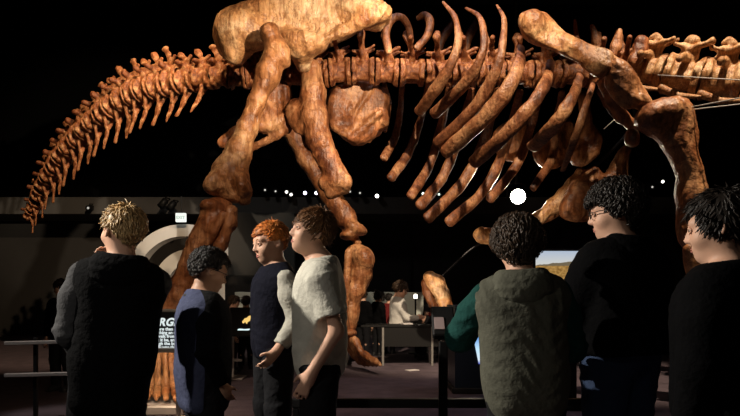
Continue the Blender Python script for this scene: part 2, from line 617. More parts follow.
# ---- near hind leg
YF = 6.0
bone('femur', chain([(270, 34, 8), (277, 50, 11), (268, 74, 12.5), (257, 100, 8.2), (247, 127, 10), (238, 153, 13), (229, 174, 17), (233, 190, 14)], YF, .06) + [
    ell(W(270, 33, YF), (M(9, YF), .13, M(9, YF)), None, .06), ell(W(283, 56, YF - .02), (M(7, YF), .10, M(12, YF)), rotm(roll=-20), .06),
    ell(W(213, 185, YF - .05), (M(10, YF), .16, M(11, YF)), rotm(roll=30), .06), ell(W(243, 186, YF - .06), (M(8, YF), .16, M(15, YF)), rotm(roll=-10), .06),
    cap(W(228, 186, YF - .06), W(244, 200, YF - .06), M(7, YF), M(6, YF), .03),
    ell(W(226, 184, YF - .30), (M(6, YF), .13, M(9, YF)), rotm(roll=20), .05, 's')], .018, SCAP, .012, .2, 9)
bone('tibia', chain([(218, 210, 14), (214, 225, 15.5), (204, 244, 15), (192, 266, 12.5), (178, 292, 11), (166, 318, 11), (163, 338, 13)], 5.95, .08) + [
    ell(W(212, 207, 5.93), (M(12, 5.95), .17, M(7, 5.95)), None, .05),
    cap(W(224, 215, 5.76), W(196, 262, 5.80), .045, .03, .05)], .018, BONE, .013, .16, 10)
bone('fibula', chain([(231, 211, 6.5), (230, 224, 6.5), (221, 246, 5.5), (206, 272, 4.6), (188, 300, 4.6), (176, 330, 6)], 5.8, .05), .015, BONE, .009, .14, 11)
YT = 5.8
bone('ankle_bone', [ell(W(163, 344, YT), (M(14, YT), .15, M(8, YT)), None, .04)], .016, BONE, .008, .1, 12)
for i, (xa, xb) in enumerate([(153, 151), (159, 158), (165, 166), (171, 174), (176, 181)]):
    yy = YT - .10 + .05 * abs(i - 2)
    pts = [W(xa, 352, yy), W((xa + xb) / 2, 368, yy - .04), W(xb, 384, yy - .10)]
    bone('metatarsal', [cap(pts[0], pts[1], .046, .026, .03), cap(pts[1], pts[2], .026, .044, .03)], .012, BONE, .008, .09, 13 + i)
    t0, t1, t2 = W(xb, 388, yy - .12), W(xb + (i - 2) * 1.0, 394, yy - .24), W(xb + (i - 2) * 1.8, 399, yy - .36)
    t2[2] = max(t2[2], .115)
    t = bone('toe_bone', [cap(t0, t1, .040, .030, .02), cap(t1, t2, .034, .02, .02)], .012, BONE, .006, .08, 23 + i)

# ---- far hind leg, planted ahead
YG = 8.3
bone('femur', chain([(272, 66, 12), (280, 95, 11), (291, 128, 9.5), (307, 158, 8.5), (327, 190, 9), (346, 219, 11)], YG, .1) + [
    ell(W(354, 228, YG - .05), (M(13, YG), .17, M(7, YG)), rotm(roll=18), .05), ell(W(347, 235, YG - .1), (M(8, YG), .15, M(5, YG)), None, .04),
    cap(W(352, 236, YG), W(358, 243, YG), M(4, YG), M(4, YG), .03)], .022, BONE, .012, .2, 33)
bone('tibia', chain([(354, 253, 9), (362, 258, 10), (361, 274, 10.5), (355, 292, 9), (350, 312, 8), (347, 326, 9)], YG, .08) + [
    ell(W(365, 259, YG - .05), (M(9, YG), .17, M(12, YG)), rotm(roll=-12), .06)], .02, BONE, .010, .2, 34)
bone('fibula', chain([(349, 252, 4), (347, 280, 3.6), (344, 324, 4.5)], YG - .22, .04), .016, BONE, .008, .14, 35)
bone('ankle_bone', [ell(W(348, 333, YG - .03), (M(9, YG), .15, M(5, YG)), None, .04)], .016, BONE, .006, .1, 36)
for i in range(5):
    a = W(346 + i * 2.2, 340, YG + .16 - .09 * i)
    b = W(351 + i * 2.6, 352, YG + .14 - .11 * i)
    c = W(360 + i * 3.6, 361, YG + .12 - .14 * i)
    d = W(365 + i * 3.8, 365, YG + .10 - .17 * i)
    d[2] = max(d[2], .035)
    bone('metatarsal', [cap(a, b, .052, .04, .03)], .014, BONE, .006, .09, 40 + i)
    bone('toe_bone', [cap(b + A(.02, 0, -.02), c, .05, .04, .03), cap(c, d, .045, .025, .03)], .014, BONE, .006, .09, 50 + i)

# ---- vertebrae: one model each of tail, back and neck kinds, with spine and chevron as sub-parts
TAILB = bone_mat('tail_bone', [(.16, .042, .014), (.46, .17, .06), (.74, .42, .20)], 4.5)


def vert_meshes(tag_, L, spine_h, lean, seed, proc=.75, broad=.16, up=.1):
    body = [cut((-L * .42, 0, 0), (L * .42, 0, 0), .36, .36, .05),
            cut((-L * .50, 0, 0), (-L * .30, 0, 0), .50, .46, .10), cut((L * .50, 0, 0), (L * .30, 0, 0), .50, .46, .10),
            ell((-L / 2 - .02, 0, 0), (.09, .34, .34), None, .06, 's'), ell((L / 2 + .03, 0, 0), (.09, .3, .3), None, .06, 's'),
            bxp((-.02, 0, .52), (L * .26, .15, .22), None, .08, .12),
            cap((0, .16, .40), (-.08, proc * .6, .46 + up * .6), .12, .09, .10), cap((-.08, proc * .6, .46 + up * .6), (-.12, proc, .46 + up), .09, .10, .05),
            cap((0, -.16, .40), (-.08, -proc * .6, .46 + up * .6), .12, .09, .10), cap((-.08, -proc * .6, .46 + up * .6), (-.12, -proc, .46 + up), .09, .10, .05),
            cap((0, .14, .64), (L * .50, .19, .86), .09, .06, .06), cap((0, -.14, .64), (L * .50, -.19, .86), .09, .06, .06),
            cap((0, .12, .64), (-L * .46, .13, .70), .08, .05, .06), cap((0, -.12, .64), (-L * .46, -.13, .70), .08, .05, .06)]
    b = sdf_mesh(tag_, body, .036, [Waves(.014, .3, seed)])
    top = .62 + spine_h
    pl = smooth_poly([(-.13, .5), (.13, .5), (lean * .5 + .10, .62 + spine_h * .5), (lean + broad * 1.1, top - .12), (lean + broad * .7, top + .04), (lean - broad * .5, top + .08), (lean - broad, top - .1), (lean * .5 - .10, .62 + spine_h * .5)], 3)
    sp = [plate(pl, 0, .085, .07), cap((lean + .03, -.05, top - .05), (lean - .03, .05, top), .05, .05, .05)]
    s = sdf_mesh(tag_ + '_spine', sp, .032, [Waves(.016, .3, seed + 1)])
    return b, s


def chevron_mesh(seed):
    pr = [cap((0, .18, -.38), (-.10, .05, -.72), .07, .06, .05), cap((0, -.18, -.38), (-.10, -.05, -.72), .07, .06, .05),
          plate(smooth_poly([(-.03, -.62), (-.18, -.60), (-.30, -.95), (-.50, -1.36), (-.44, -1.42), (-.28, -1.22), (-.11, -.95)], 3), 0, .055, .05, .05)]
    return sdf_mesh('chevron', pr, .030, [Waves(.008, .3, seed)])


TAILV = [vert_meshes('caudal_vertebra', .50, .46 + .11 * i, -.26, 60 + i * 3, .50, .12) for i in range(3)]
CHEV = [chevron_mesh(80 + i) for i in range(2)]
DORSV = [vert_meshes('dorsal_vertebra', .95, .85, -.06 - .1 * i, 90 + i * 3, .80, .15, .5) for i in range(3)]


CERV = [vert_meshes('cervical_vertebra', 1.1, .26, -.05, 110 + i * 3, .80, .22, -.1) for i in range(2)]


def vertebra(name, p, tangent, D, meshes, xs=1.0, chev=None, spine=True, roll=0.0, m=None):
    """tangent points towards the head"""
    t = A(*tangent); t /= np.linalg.norm(t)
    yv = np.cross(A(0, 0, 1), t); yv /= np.linalg.norm(yv)
    zv = np.cross(t, yv)
    R = Matrix([[t[i], yv[i], zv[i]] for i in range(3)]).to_4x4() @ Matrix.Rotation(roll, 4, 'X')
    mx = Matrix.Translation(Vector(p - DL)) @ R @ Matrix.Diagonal((D * xs, D, D, 1))
    v = link(name, meshes[0], m or VERT, DINO)
    v.matrix_basis = mx
    if spine:
        link('neural_spine', meshes[1], m or VERT, v)
    if chev is not None:
        c = link('chevron', chev, m or VERT, v)
    return v


tail = [(31, 214, 9.6, 11), (35, 205, 9.5, 12), (40, 193, 9.35, 14), (46, 182, 9.2, 15.5), (52, 172, 9.05, 17), (59, 162, 8.9, 18), (66, 152, 8.75, 19), (74, 143, 8.6, 20),
        (82, 134, 8.45, 20.5), (90, 126, 8.3, 21), (99, 118, 8.15, 21.5), (108, 110, 8.0, 22), (118, 103, 7.9, 22.5), (128, 97, 7.78, 23), (138, 92, 7.66, 23.5),
        (149, 88, 7.55, 23.5), (161, 85, 7.45, 23), (174, 82, 7.36, 22.5), (188, 80, 7.28, 21), (204, 78, 7.2, 20), (221, 77, 7.15, 20)]
TP = [W(x, y, d) for x, y, d, s in tail]
for i, (x, y, d, s) in enumerate(tail):
    tg = TP[min(i + 1, len(TP) - 1)] - TP[max(i - 1, 0)]
    sp = np.linalg.norm(tg) / 2 if 0 < i < len(tail) - 1 else np.linalg.norm(tg)
    D = M(s * 1.18, d)
    v = vertebra('caudal_vertebra', TP[i], tg, D, TAILV[i % 3], min(1.3, sp / D / .60), CHEV[i % 2] if i < 20 else None, True, rnd.uniform(-.1, .1), TAILB)
back = [(238, 76), (256, 75), (276, 75), (296, 75), (318, 74), (340, 72), (363, 71), (387, 72), (412, 73), (438, 73), (464, 73), (491, 73), (518, 74), (546, 74), (573, 74), (600, 74), (626, 72)]
BP = [W(x, y, 7.15) for x, y in back]
for i, p in enumerate(BP):
    tg = BP[min(i + 1, len(BP) - 1)] - BP[max(i - 1, 0)]
    kind = 'sacral_vertebra' if i < 5 else 'dorsal_vertebra'
    sp = np.linalg.norm(tg) / (2 if 0 < i < len(BP) - 1 else 1)
    D = M(27, 7.15)
    vertebra(kind, p, tg, D, DORSV[i % 3], sp / D * .98, None, True, rnd.uniform(-.06, .06))
neck = [(648, 70, 7.05, 36), (683, 76, 6.85, 40), (722, 80, 6.7, 42), (766, 82, 6.5, 44)]
NP = [W(x, y, d) for x, y, d, s in neck]
for i, (x, y, d, s) in enumerate(neck):
    tg = NP[min(i + 1, len(NP) - 1)] - NP[max(i - 1, 0)]
    D = M(s, d)
    sp = np.linalg.norm(tg) / (2 if 0 < i < len(NP) - 1 else 1)
    v = vertebra('cervical_vertebra', NP[i], tg, D, CERV[i % 2], sp / D / 1.1 * .97, None, True, .25, PALE)
    r = MB()
    r.loft([(-.5, -.42, -.35), (.1, -.5, -.48), (.75, -.5, -.42)], [.10, .08, .035], 8, .8, (0, 1, 0), .1, i)
    r.build('cervical_rib', PALE, v, True)

# curled processes standing between hip and ribs
for i, (pts, y) in enumerate([([(389, 52), (386, 34), (391, 20), (401, 17), (408, 26), (411, 41)], 6.85), ([(417, 48), (427, 36), (430, 22), (425, 15), (418, 18)], 7.0),
                              ([(437, 62), (441, 42), (452, 25), (456, 16)], 7.5), ([(463, 66), (468, 40), (476, 24), (479, 18)], 7.5)]):
    b = MB()
    b.loft([W(px, py, y + .05 * k) for k, (px, py) in enumerate(pts)], [M(3.5, y), M(4.5, y), M(3, y)], 9, .6, (0, 1, 0), .12, i, 18)
    o = b.build('transverse_process', RIBM, DINO, True, tuple(-DL))
for i, (pts, y) in enumerate([([(577, 48), (576, 32), (575, 20)], 7.1), ([(598, 56), (597, 42), (592, 26)], 7.1), ([(612, 56), (616, 46), (620, 30)], 6.95), ([(634, 62), (640, 50), (642, 40)], 6.9)]):
    b = MB()
    b.loft([W(px, py, y) for px, py in pts], [M((3, 5, 5, 7)[i], y), M((2.4, 5.5, 6, 8)[i], y), M((1.4, 2.5, 2.5, 7)[i], y)], 9, .55, (0, 1, 0), .14, i + 9, 12)
    b.build('transverse_process', VERT, DINO, True, tuple(-DL))

# ---- ribs: six near ones sweeping out towards the viewer, eleven hanging on the far side
near = [
    ([(443, 2), (455, 18), (458, 42), (450, 66), (435, 90), (419, 112)], [1.4, 3.0, 3.8, 4.8, 6.4, 5.8]),
    ([(466, 8), (480, 18), (484, 44), (476, 68), (458, 91), (434, 114)], [1.4, 3.0, 3.8, 4.8, 6.2, 5.8]),
    ([(497, 5), (504, 20), (502, 48), (495, 73), (474, 108), (437, 143)], [1.2, 2.8, 3.8, 5.6, 6.4, 5.4]),
    ([(521, 47), (519, 64), (507, 90), (482, 120), (446, 152)], [4.5, 6.2, 8.0, 8.6, 7.6]),
    ([(551, 62), (546, 82), (531, 106), (504, 136), (474, 162)], [4.5, 6.2, 6.8, 7.4, 7.4]),
    ([(580, 76), (573, 96), (556, 123), (533, 147)], [4.5, 5.8, 7.6, 7.4]),
    ([(593, 84), (586, 105), (575, 138), (563, 170)], [3.0, 3.6, 4.2, 3.2]),
]
for i, (pts, w) in enumerate(near):
    n = len(pts)
    P = [W(px, py, 6.75 - .75 * math.sin(math.pi * min(1, .15 + k / (n - 1) * .75))) for k, (px, py) in enumerate(pts)]
    b = MB()
    b.loft(P, [M(x, 6.1) for x in w], 12, .55, (0, 1, .15), .10, i, 40)
    b.build('rib', RIBM, DINO, True, tuple(-DL))
far = [
    ([(384, 84), (389, 104), (385, 131)], [2.2, 2.6, 2.2]),
    ([(402, 86), (400, 112), (395, 137), (384, 158)], [2.6, 3.2, 4.0, 4.6]),
    ([(428, 88), (421, 118), (409, 152), (391, 178)], [3.0, 3.6, 4.6, 4.8]),
    ([(450, 88), (441, 126), (430, 164), (411, 196)], [3.6, 4.4, 4.6, 5.0]),
    ([(472, 90), (458, 140), (442, 178), (420, 206)], [3.6, 4.6, 5.2, 5.4]),
    ([(498, 90), (484, 140), (463, 182), (428, 218)], [3.8, 5.0, 5.6, 5.6]),
    ([(520, 92), (506, 145), (484, 190), (449, 222)], [3.8, 5.0, 5.4, 5.4]),
    ([(540, 92), (530, 130), (516, 166), (490, 199)], [3.4, 4.6, 5.0, 4.6]),
    ([(562, 92), (556, 125), (552, 158), (533, 188)], [3.0, 4.0, 4.4, 4.0]),
    ([(600, 90), (608, 104), (622, 120), (634, 126)], [4.5, 5.0, 5.0, 5.0]),
]
for i, (pts, w) in enumerate(far):
    n = len(pts)
    P = [W(px, py, 7.45 + .7 * math.sin(math.pi * min(1, .05 + k / (n - 1) * .8))) for k, (px, py) in enumerate(pts)]
    b = MB()
    b.loft(P, [M(x, 8.0) for x in w], 11, .6, (0, 1, .15), .10, i + 20, 34)
    b.build('rib', RIBM, DINO, True, tuple(-DL))

# ---- shoulder girdle and near foreleg
YC = 6.05
sc_ = outline([(521, 17), (525, 7), (537, 4), (549, 9), (556, 20), (570, 36), (587, 47), (603, 54), (608, 64), (602, 78), (590, 72), (572, 60), (552, 51), (534, 43), (524, 30)], YC)
bone('scapula', [plate(sc_, YC, .075, .06, ax=-.1, az=.35, k=.03), ell(W(534, 22, YC - .03), (M(11, YC), .07, M(14, YC)), rotm(roll=-30), .10),
                 cap(W(560, 42, YC - .02), W(600, 70, YC - .12), .055, .075, .06), ell(W(556, 40, YC - .13), (M(26, YC), .05, M(5, YC)), rotm(roll=38), .06, 's')], .016, SCAP, .008, .24, 120)
co = outline([(604, 53), (617, 54), (630, 68), (641, 84), (649, 102), (648, 112), (636, 109), (622, 110), (610, 96), (604, 80), (608, 66)], YC - .1)
bone('coracoid', [plate(co, YC - .1, .10, .085, ax=.1, az=.3), ell(W(622, 74, YC - .17), (M(11, YC), .07, M(16, YC)), rotm(roll=-35), .08),
                  cap(W(641, 102, YC - .12), W(648, 111, YC - .12), .06, .03, .04), ell(W(624, 98, YC - .25), (M(11, YC), .08, M(5, YC)), rotm(roll=35), .05, 's')], .016, SCAP, .010, .2, 121)
bone('clavicle', chain([(604, 84, 5.5), (612, 100, 5.5), (622, 116, 6), (633, 126, 6.5)], 6.15, .05), .016, BONE, .01, .15, 122)
bone('sternal_knob', [ell(W(632, 138, 6.1), (M(7, 6.1), .09, M(10, 6.1)), rotm(roll=-10), .04)], .016, BONE, .009, .12, 123)
YH = 5.9
hu = outline([(636, 121), (641, 110), (652, 103), (668, 98), (682, 98), (690, 107), (695, 125), (697, 148), (702, 172), (709, 206), (716, 240), (684, 240), (683, 208), (681, 190), (673, 165), (657, 141), (642, 130)], YH)
bone('humerus', [plate(hu, YH, .15, .14, ax=.05, k=.05), ell(W(660, 116, YH - .02), (M(20, YH), .15, M(11, YH)), rotm(roll=-12), .12), cap(W(690, 196, YH), W(698, 236, YH), .13, .16, .10),
                 ell(W(672, 132, YH - .22), (M(9, YH), .08, M(20, YH)), rotm(roll=-22), .08, 's')], .018, BONE, .009, .2, 124)
bone('ulna', chain([(700, 248, 15), (703, 280, 11), (708, 340, 10), (710, 352, 11)], 5.95, .06), .022, BONE, .01, .2, 125)
bone('radius', chain([(691, 250, 8), (695, 290, 6), (700, 350, 8)], 5.75, .05), .02, BONE, .01, .2, 126)
for i in range(5):
    a = W(694 + i * 5, 360, 5.8 + .04 * abs(i - 2))
    b = A(a[0] - .02 + .01 * i, a[1], .10)
    bone('metacarpal', [cap(a, (a + b) / 2, .06, .042, .03), cap((a + b) / 2, b, .042, .07, .03)], .018, BONE, .006, .1, 127 + i)

# ---- far shoulder: plates and the foreleg swung back
fp = outline([(571, 160), (573, 146), (583, 128), (592, 126), (601, 136), (601, 147), (596, 158), (585, 166), (576, 166)], 8.1)
bone('coracoid', [plate(fp, 8.1, .09, .075, ax=-.1), cap(W(584, 96, 8.0), W(588, 134, 8.05), .07, .08, .06)], .024, BONE, .012, .25, 140)
st = outline([(534, 140), (548, 122), (566, 118), (580, 128), (574, 148), (562, 166), (546, 170), (534, 160)], 8.45)
bone('sternal_plate', [plate(st, 8.45, .07, .06, ax=.15)], .028, BONE, .012, .25, 147)
st = outline([(492, 136), (506, 122), (524, 120), (532, 134), (526, 152), (510, 162), (496, 154)], 8.75)
bone('sternal_plate', [plate(st, 8.75, .07, .06, ax=.15)], .028, BONE, .012, .25, 148)
fh = outline([(559, 212), (563, 196), (577, 177), (590, 168), (598, 168), (604, 174), (611, 165), (620, 150), (627, 144), (631, 150), (628, 168), (626, 182), (618, 198), (606, 212), (584, 222), (566, 220)], 8.2)
bone('humerus', [plate(fh, 8.2, .12, .10, ax=.1), ell(W(590, 195, 8.15), (M(20, 8.2), .15, M(14, 8.2)), rotm(roll=35), .08)], .026, BONE, .013, .25, 141)
YR = 8.45
bone('radius', chain([(580, 174, 6), (572, 188, 8), (555, 205, 7.5), (540, 217, 6), (510, 229, 5.5), (491, 236, 7), (482, 235, 8.5)], YR, .06), .022, PALE, .010, .2, 142, 'pale forearm bone')
bone('ulna', chain([(572, 200, 6), (548, 216, 5), (518, 232, 5), (494, 243, 6)], YR + .25, .06), .026, BONE, .010, .2, 143)
bone('metacarpal', chain([(431, 279, 7), (437, 284, 8), (442, 294, 7), (446, 306, 7)], YR, .06) + [ell(W(430, 277, YR), (M(7, YR), .13, M(5, YR)), rotm(roll=20), .05)], .018, PALE, .010, .14, 144, 'pale lifted forefoot bone')
bone('metacarpal', chain([(426, 283, 5), (428, 292, 5), (433, 304, 5)], YR + .2, .05), .018, BONE, .010, .14, 145)

# ---- steelwork that carries it: rod through the spine, hangers, posts
b = MB()
b.loft([p + A(0, 0, .02) for p in TP + BP[1:] + NP], .03, 8, samples=120)
b.build('spine_rod', STEEL, DINO, True, tuple(-DL))
b = MB()
b.loft([W(492, 238, YR + .1), W(470, 250, YR + .12), W(440, 278, YR + .06)], .018, 8, samples=14)
b.build('steel_bracket', STEEL, DINO, True, tuple(-DL))
b = MB()
b.loft([W(584, 176, 8.3), W(612, 150, 8.2), W(634, 120, 7.6), W(628, 80, 7.2)], .02, 8, samples=24)
b.build('steel_bracket', STEEL, DINO, True, tuple(-DL))
for (x0, y0_, d0, x1, y1_, d1) in [(658, 75, 6.5, 780, 82, 5.6), (686, 108, 5.8, 790, 88, 5.2), (604, 129, 7.2, 640, 96, 7.0), (688, 110, 5.85, 790, 98, 5.3)]:
    b = MB()
    b.loft([W(x0, y0_, d0), W((x0 + x1) / 2, (y0_ + y1_) / 2 + .3, (d0 + d1) / 2), W(x1, y1_, d1)], .006, 6, samples=6)
    b.build('support_wire', WIRE, DINO, True, tuple(-DL))['label'] = 'thin pale support wire'
# ================================================================ people
SKIN = mat('skin', (.72, .42, .29), .5, var=.06, scale=9, bump=.05, bscale=220)
SKIN_TAN = mat('tan_skin', (.50, .28, .18), .5, var=.06, scale=9, bump=.05, bscale=220)
EYE = mat('eye', (.52, .48, .45), .25)
IRIS = mat('iris', (.03, .02, .012), .15)
LIPS = mat('lips', (.55, .22, .18), .45)
SHOE = mat('dark_shoe', (.02, .02, .022), .5, bump=.2)
SOLE = mat('shoe_sole', (.25, .25, .25), .7)
BLACKP = mat('black_plastic', (.012, .012, .013), .35)


def cloth(name, col, var=.12, rough=.92, bump=.35):
    return mat(name, col, rough, 0, var, 14, bump, 45, .15)


def hair_mat(name, col, rough=.45):
    m, nt, b = new_mat(name)
    N, L = nt.nodes.new, nt.links.new
    g = N('ShaderNodeTexCoord')
    n = N('ShaderNodeTexNoise'); n.inputs['Scale'].default_value = 60
    r = N('ShaderNodeValToRGB')
    r.color_ramp.elements[0].color = (*[c * .55 for c in col], 1); r.color_ramp.elements[0].position = .3
    r.color_ramp.elements[1].color = (*[min(1, c * 1.35) for c in col], 1); r.color_ramp.elements[1].position = .7
    L(g.outputs['Object'], n.inputs['Vector']); L(n.outputs['Fac'], r.inputs['Fac']); L(r.outputs['Color'], b.inputs['Base Color'])
    b.inputs['Roughness'].default_value = rough
    b.inputs['Specular IOR Level'].default_value = .4
    return m


SH = A(.156, -.005, 1.098)
PIV = A(0, -.015, 1.205)


def unit(v):
    v = A(*v)
    return v / np.linalg.norm(v)


def hand(w, d, nrm, curl, side, k=.012):
    """palm, four bent fingers of unequal length and a thumb leaving the palm's side; nrm = where the palm looks, side +1 right"""
    d = unit(d)
    nrm = A(*nrm) - d * (A(*nrm) @ d)
    nrm = unit(nrm)
    t = np.cross(nrm, d) * (1 if side < 0 else -1)          # towards the thumb
    out = [ell(w + d * .040, (.012, .030, .042), np.stack([nrm, t, d], 1), .015),
           cap(w, w + d * .03, .020, .021, .02)]
    for i, (off, ln) in enumerate([(.024, .066), (.008, .074), (-.008, .068), (-.023, .054)]):
        p = w + d * .068 + t * off * .95
        a1 = curl * (.55 + .06 * i)
        for j, (f, r) in enumerate([(.42, .0082), (.32, .0076), (.26, .0068)]):
            a = a1 * (1 + .9 * j)
            q = p + (d * math.cos(a) + nrm * math.sin(a)) * ln * f + t * off * .05
            out.append(cap(p, q, r, r * .93, .004))
            p = q
    p = w + d * .022 + t * .020
    q = p + (d * .6 + t * .72 + nrm * .28) * .034
    e = q + (d * .86 + t * .25 + nrm * (.25 + curl * .35)) * .030
    out += [cap(p, q, .0115, .0095, .012), cap(q, e, .0095, .0078, .006)]
    return out


def arm_joints(side, el_dir, wr_dir):
    s = SH * A(side, 1, 1)
    e = s + unit(el_dir) * .235
    w = e + unit(wr_dir) * .205
    return s, e, w


class Person:
    def __init__(self, name, label, H, loc, rotz=0, head=(0, 0, 0), L=None, R=None, skin=None, res=.0085, fine=.0045, fat=1.0, seat=None, group=None, face=True, cat='person', lean=0.0, hoff=(0, 0, 0), hs=1.0, ear=1.0):
        self.s = s = H / 1.42
        self.res, self.fine, self.face, self.fat = res, fine, face, fat
        self.skin = skin or SKIN
        self.hs, self.ear = hs, ear
        self.root = thing(name, label, cat, loc, math.radians(rotz), group)
        self.root.scale = (s, s, s)
        if lean:
            self.root.rotation_euler = (Matrix.Rotation(math.radians(lean), 3, 'Y') @ Matrix.Rotation(math.radians(rotz), 3, 'Z')).to_euler()
        self.RH = rotm(*head)
        D = dict(el=(.12, 0, -1), wr=(.02, .25, -1), d=None, n=None, curl=.5)
        self.arms = {}
        for sd, spec in ((-1, L), (1, R)):
            q = dict(D); q.update(spec or {})
            el, wr = A(*q['el']) * A(sd, 1, 1), A(*q['wr']) * A(sd, 1, 1)
            j = arm_joints(sd, el, wr)
            if q.get('to') is not None:      # reach for a point, elbow towards q['el']
                s_, t_ = SH * A(sd, 1, 1), A(*q['to']) * A(sd, 1, 1)
                v = t_ - s_
                ln = min(np.linalg.norm(v), .438)
                v = v / np.linalg.norm(v)
                a_ = (.235 ** 2 - .205 ** 2 + ln ** 2) / (2 * ln)
                h_ = math.sqrt(max(.235 ** 2 - a_ ** 2, 0))
                pole = el - v * (el @ v)
                e_ = s_ + v * a_ + pole / np.linalg.norm(pole) * h_
                j = (s_, e_, s_ + v * ln)
                wr = j[2] - e_
            d = A(*q['d']) * A(sd, 1, 1) if q['d'] else wr
            n = A(*(q['n'] or (-.8, .35, 0))) * A(sd, 1, 1)
            self.arms[sd] = (j, d, n, q['curl'])
        self.seat = seat
        if seat is None:
            self.legs = [(A(sd * .078, 0, .70), A(sd * .088, .012, .385), A(sd * .092, -.015, .085)) for sd in (-1, 1)]
            self.dz = 0
        else:       # seated: hips lowered to the seat, thighs forward
            self.legs = []
            self.dz = seat / s + .085 - .70
            hz = seat / s + .085
            for sd in (-1, 1):
                self.legs.append((A(sd * .085, 0, hz), A(sd * .11, .34, hz + .005), A(sd * .11, .33, .085)))
        for sd in self.arms:
            j, d, n, c = self.arms[sd]
            self.arms[sd] = (tuple(p + A(0, 0, self.dz) for p in j), d, n, c)
        self.piv = PIV + A(0, 0, self.dz) + A(*hoff)
        self.body()

    # -- head-local point / rotation into body space
    def hp(self, p):
        return self.piv + self.RH @ (A(*p) - PIV) * self.hs

    def hd(self, a, b, ra, rb, k=.01, op='u'):
        return cap(self.hp(a), self.hp(b), ra * self.hs, rb * self.hs, k, op)

    def he(self, c, r, R=None, k=.015, op='u'):
        return ell(self.hp(c), A(*r) * self.hs, self.RH @ (np.eye(3) if R is None else R), k, op)

    def torso(self, o=0.0, k=.06):
        z, f = self.dz, self.fat
        return [ell((0, .002, 1.02 + z), (.148 * f + o, .098 * f + o, .165 + o), None, k), ell((0, .004, .86 + z), (.128 * f + o, .092 * f + o, .15 + o), None, k),
                ell((0, -.006, .745 + z), (.138 * f + o, .104 * f + o, .115 + o), None, k), cap((-.12, -.008, 1.095 + z), (.12, -.008, 1.095 + z), .044 + o * .8, .044 + o * .8, k),
                cap((-.03, -.018, 1.165 + z), (-.125, -.01, 1.105 + z), .026 + o * .6, .036 + o * .6, k), cap((.03, -.018, 1.165 + z), (.125, -.01, 1.105 + z), .026 + o * .6, .036 + o * .6, k),
                cap((-.04, -.02, 1.145 + z), (.04, -.02, 1.145 + z), .034 + o * .7, .034 + o * .7, k)]

    def body(self):
        z = self.dz
        pr = self.torso()
        pr.append(cap((0, -.022, 1.13 + z), self.hp((0, -.012, 1.235)), .052, .047, .035))
        for j, d, n, c in self.arms.values():
            pr += [cap(j[0], j[1], .043 * self.fat, .034 * self.fat, .03), cap(j[1], j[2], .034 * self.fat, .0235, .02)]
        for h, kn, an in self.legs:
            pr += [cap(h, kn, .076 * self.fat, .052, .03), cap(kn, (kn + an) / 2 + A(0, -.012, .03), .050, .046, .03), cap((kn + an) / 2 + A(0, -.012, .03), an, .046, .031, .03),
                   cap(an + A(0, -.02, -.04), an + A(0, .115, -.055), .033, .024, .02)]
        # head: skull, jaw, brow, cheeks, nose, sockets, lips, ears
        pr += [self.he((0, -.014, 1.338), (.074, .092, .083), None, .02), self.he((0, .022, 1.275), (.060, .066, .068), None, .04),
               self.hd((0, .060, 1.226), (0, .066, 1.228), .019, .017, .035), self.hd((-.034, .066, 1.334), (.034, .066, 1.334), .016, .016, .02),
               self.he((-.036, .052, 1.282), (.028, .028, .026), None, .02), self.he((.036, .052, 1.282), (.028, .028, .026), None, .02),
               self.he((-.031, .090, 1.316), (.017, .015, .011), None, .012, 's'), self.he((.031, .090, 1.316), (.017, .015, .011), None, .012, 's'),
               self.hd((0, .084, 1.322), (0, .101, 1.288), .0075, .0105, .012), self.hd((-.010, .092, 1.283), (.010, .092, 1.283), .0075, .0075, .008),
               self.hd((-.016, .083, 1.256), (.016, .083, 1.256), .0065, .0065, .006), self.hd((-.013, .081, 1.246), (.013, .081, 1.246), .0075, .0075, .006)]
        for sd in (-1, 1):
            Re = rotm(yaw=sd * 22, pitch=-8, roll=-sd * 10)
            pr += [self.he((sd * (.067 + .010 * self.ear), -.012, 1.305), (.0095, .019, .030), Re, .008), self.he((sd * .083, -.008, 1.307), (.007, .010, .017), Re, .006, 's')]
        for sd, (j, d, n, c) in self.arms.items():
            pr += hand(j[2], d, n, c, sd)
        me = sdf_mesh('body', pr, self.res, zfine=(1.16 + z, self.fine))
        self.b = link('body', me, self.skin, self.root)
        if self.face:
            for sd in (-1, 1):
                e = MB()
                c = self.hp((sd * .031, .0735, 1.3155))
                f = self.RH @ unit((sd * .10, 1, 0))
                e.lathe(c, [(.0005, -.0125), (.008, -.0096), (.0122, -.003), (.0122, .003), (.0098, .0078), (.0064, .0107)], f, 14)
                eo = e.build('eye', EYE, self.root, True)
                i = MB()
                i.lathe(c, [(.0078, .0092), (.0068, .0109), (.0035, .0124), (.0004, .0128)], f, 12)
                i.build('iris', IRIS, eo, True)
            for sd in (-1, 1):
                lid = MB()
                for dz_, r0 in ((.0072, .0042), (-.0082, .0032)):
                    lid.loft([self.hp((sd * (.031 + u * .0155), .0835 - abs(u) * .006 - (.0015 if u * 1 > .5 else 0), 1.3155 + dz_ * (1 - .75 * u * u))) for u in (-1, -.5, 0, .5, 1)], [.0016, r0, r0 * 1.15, r0, .0016], 8, 1.2, (0, 0, 1))
                lid.build('eyelid', self.skin, self.root, True)
            l = MB()
            for zz, r in ((1.2555, .0046), (1.2475, .0052)):
                l.loft([self.hp((-.019, .0845, zz + .001)), self.hp((-.009, .0875 + .002, zz)), self.hp((0, .0905, zz - .0005)), self.hp((.009, .0895, zz)), self.hp((.019, .0845, zz + .001))], [.002, r, r, r, .002], 8, .8, (0, 0, 1))
            l.build('lips', LIPS, self.root, True)

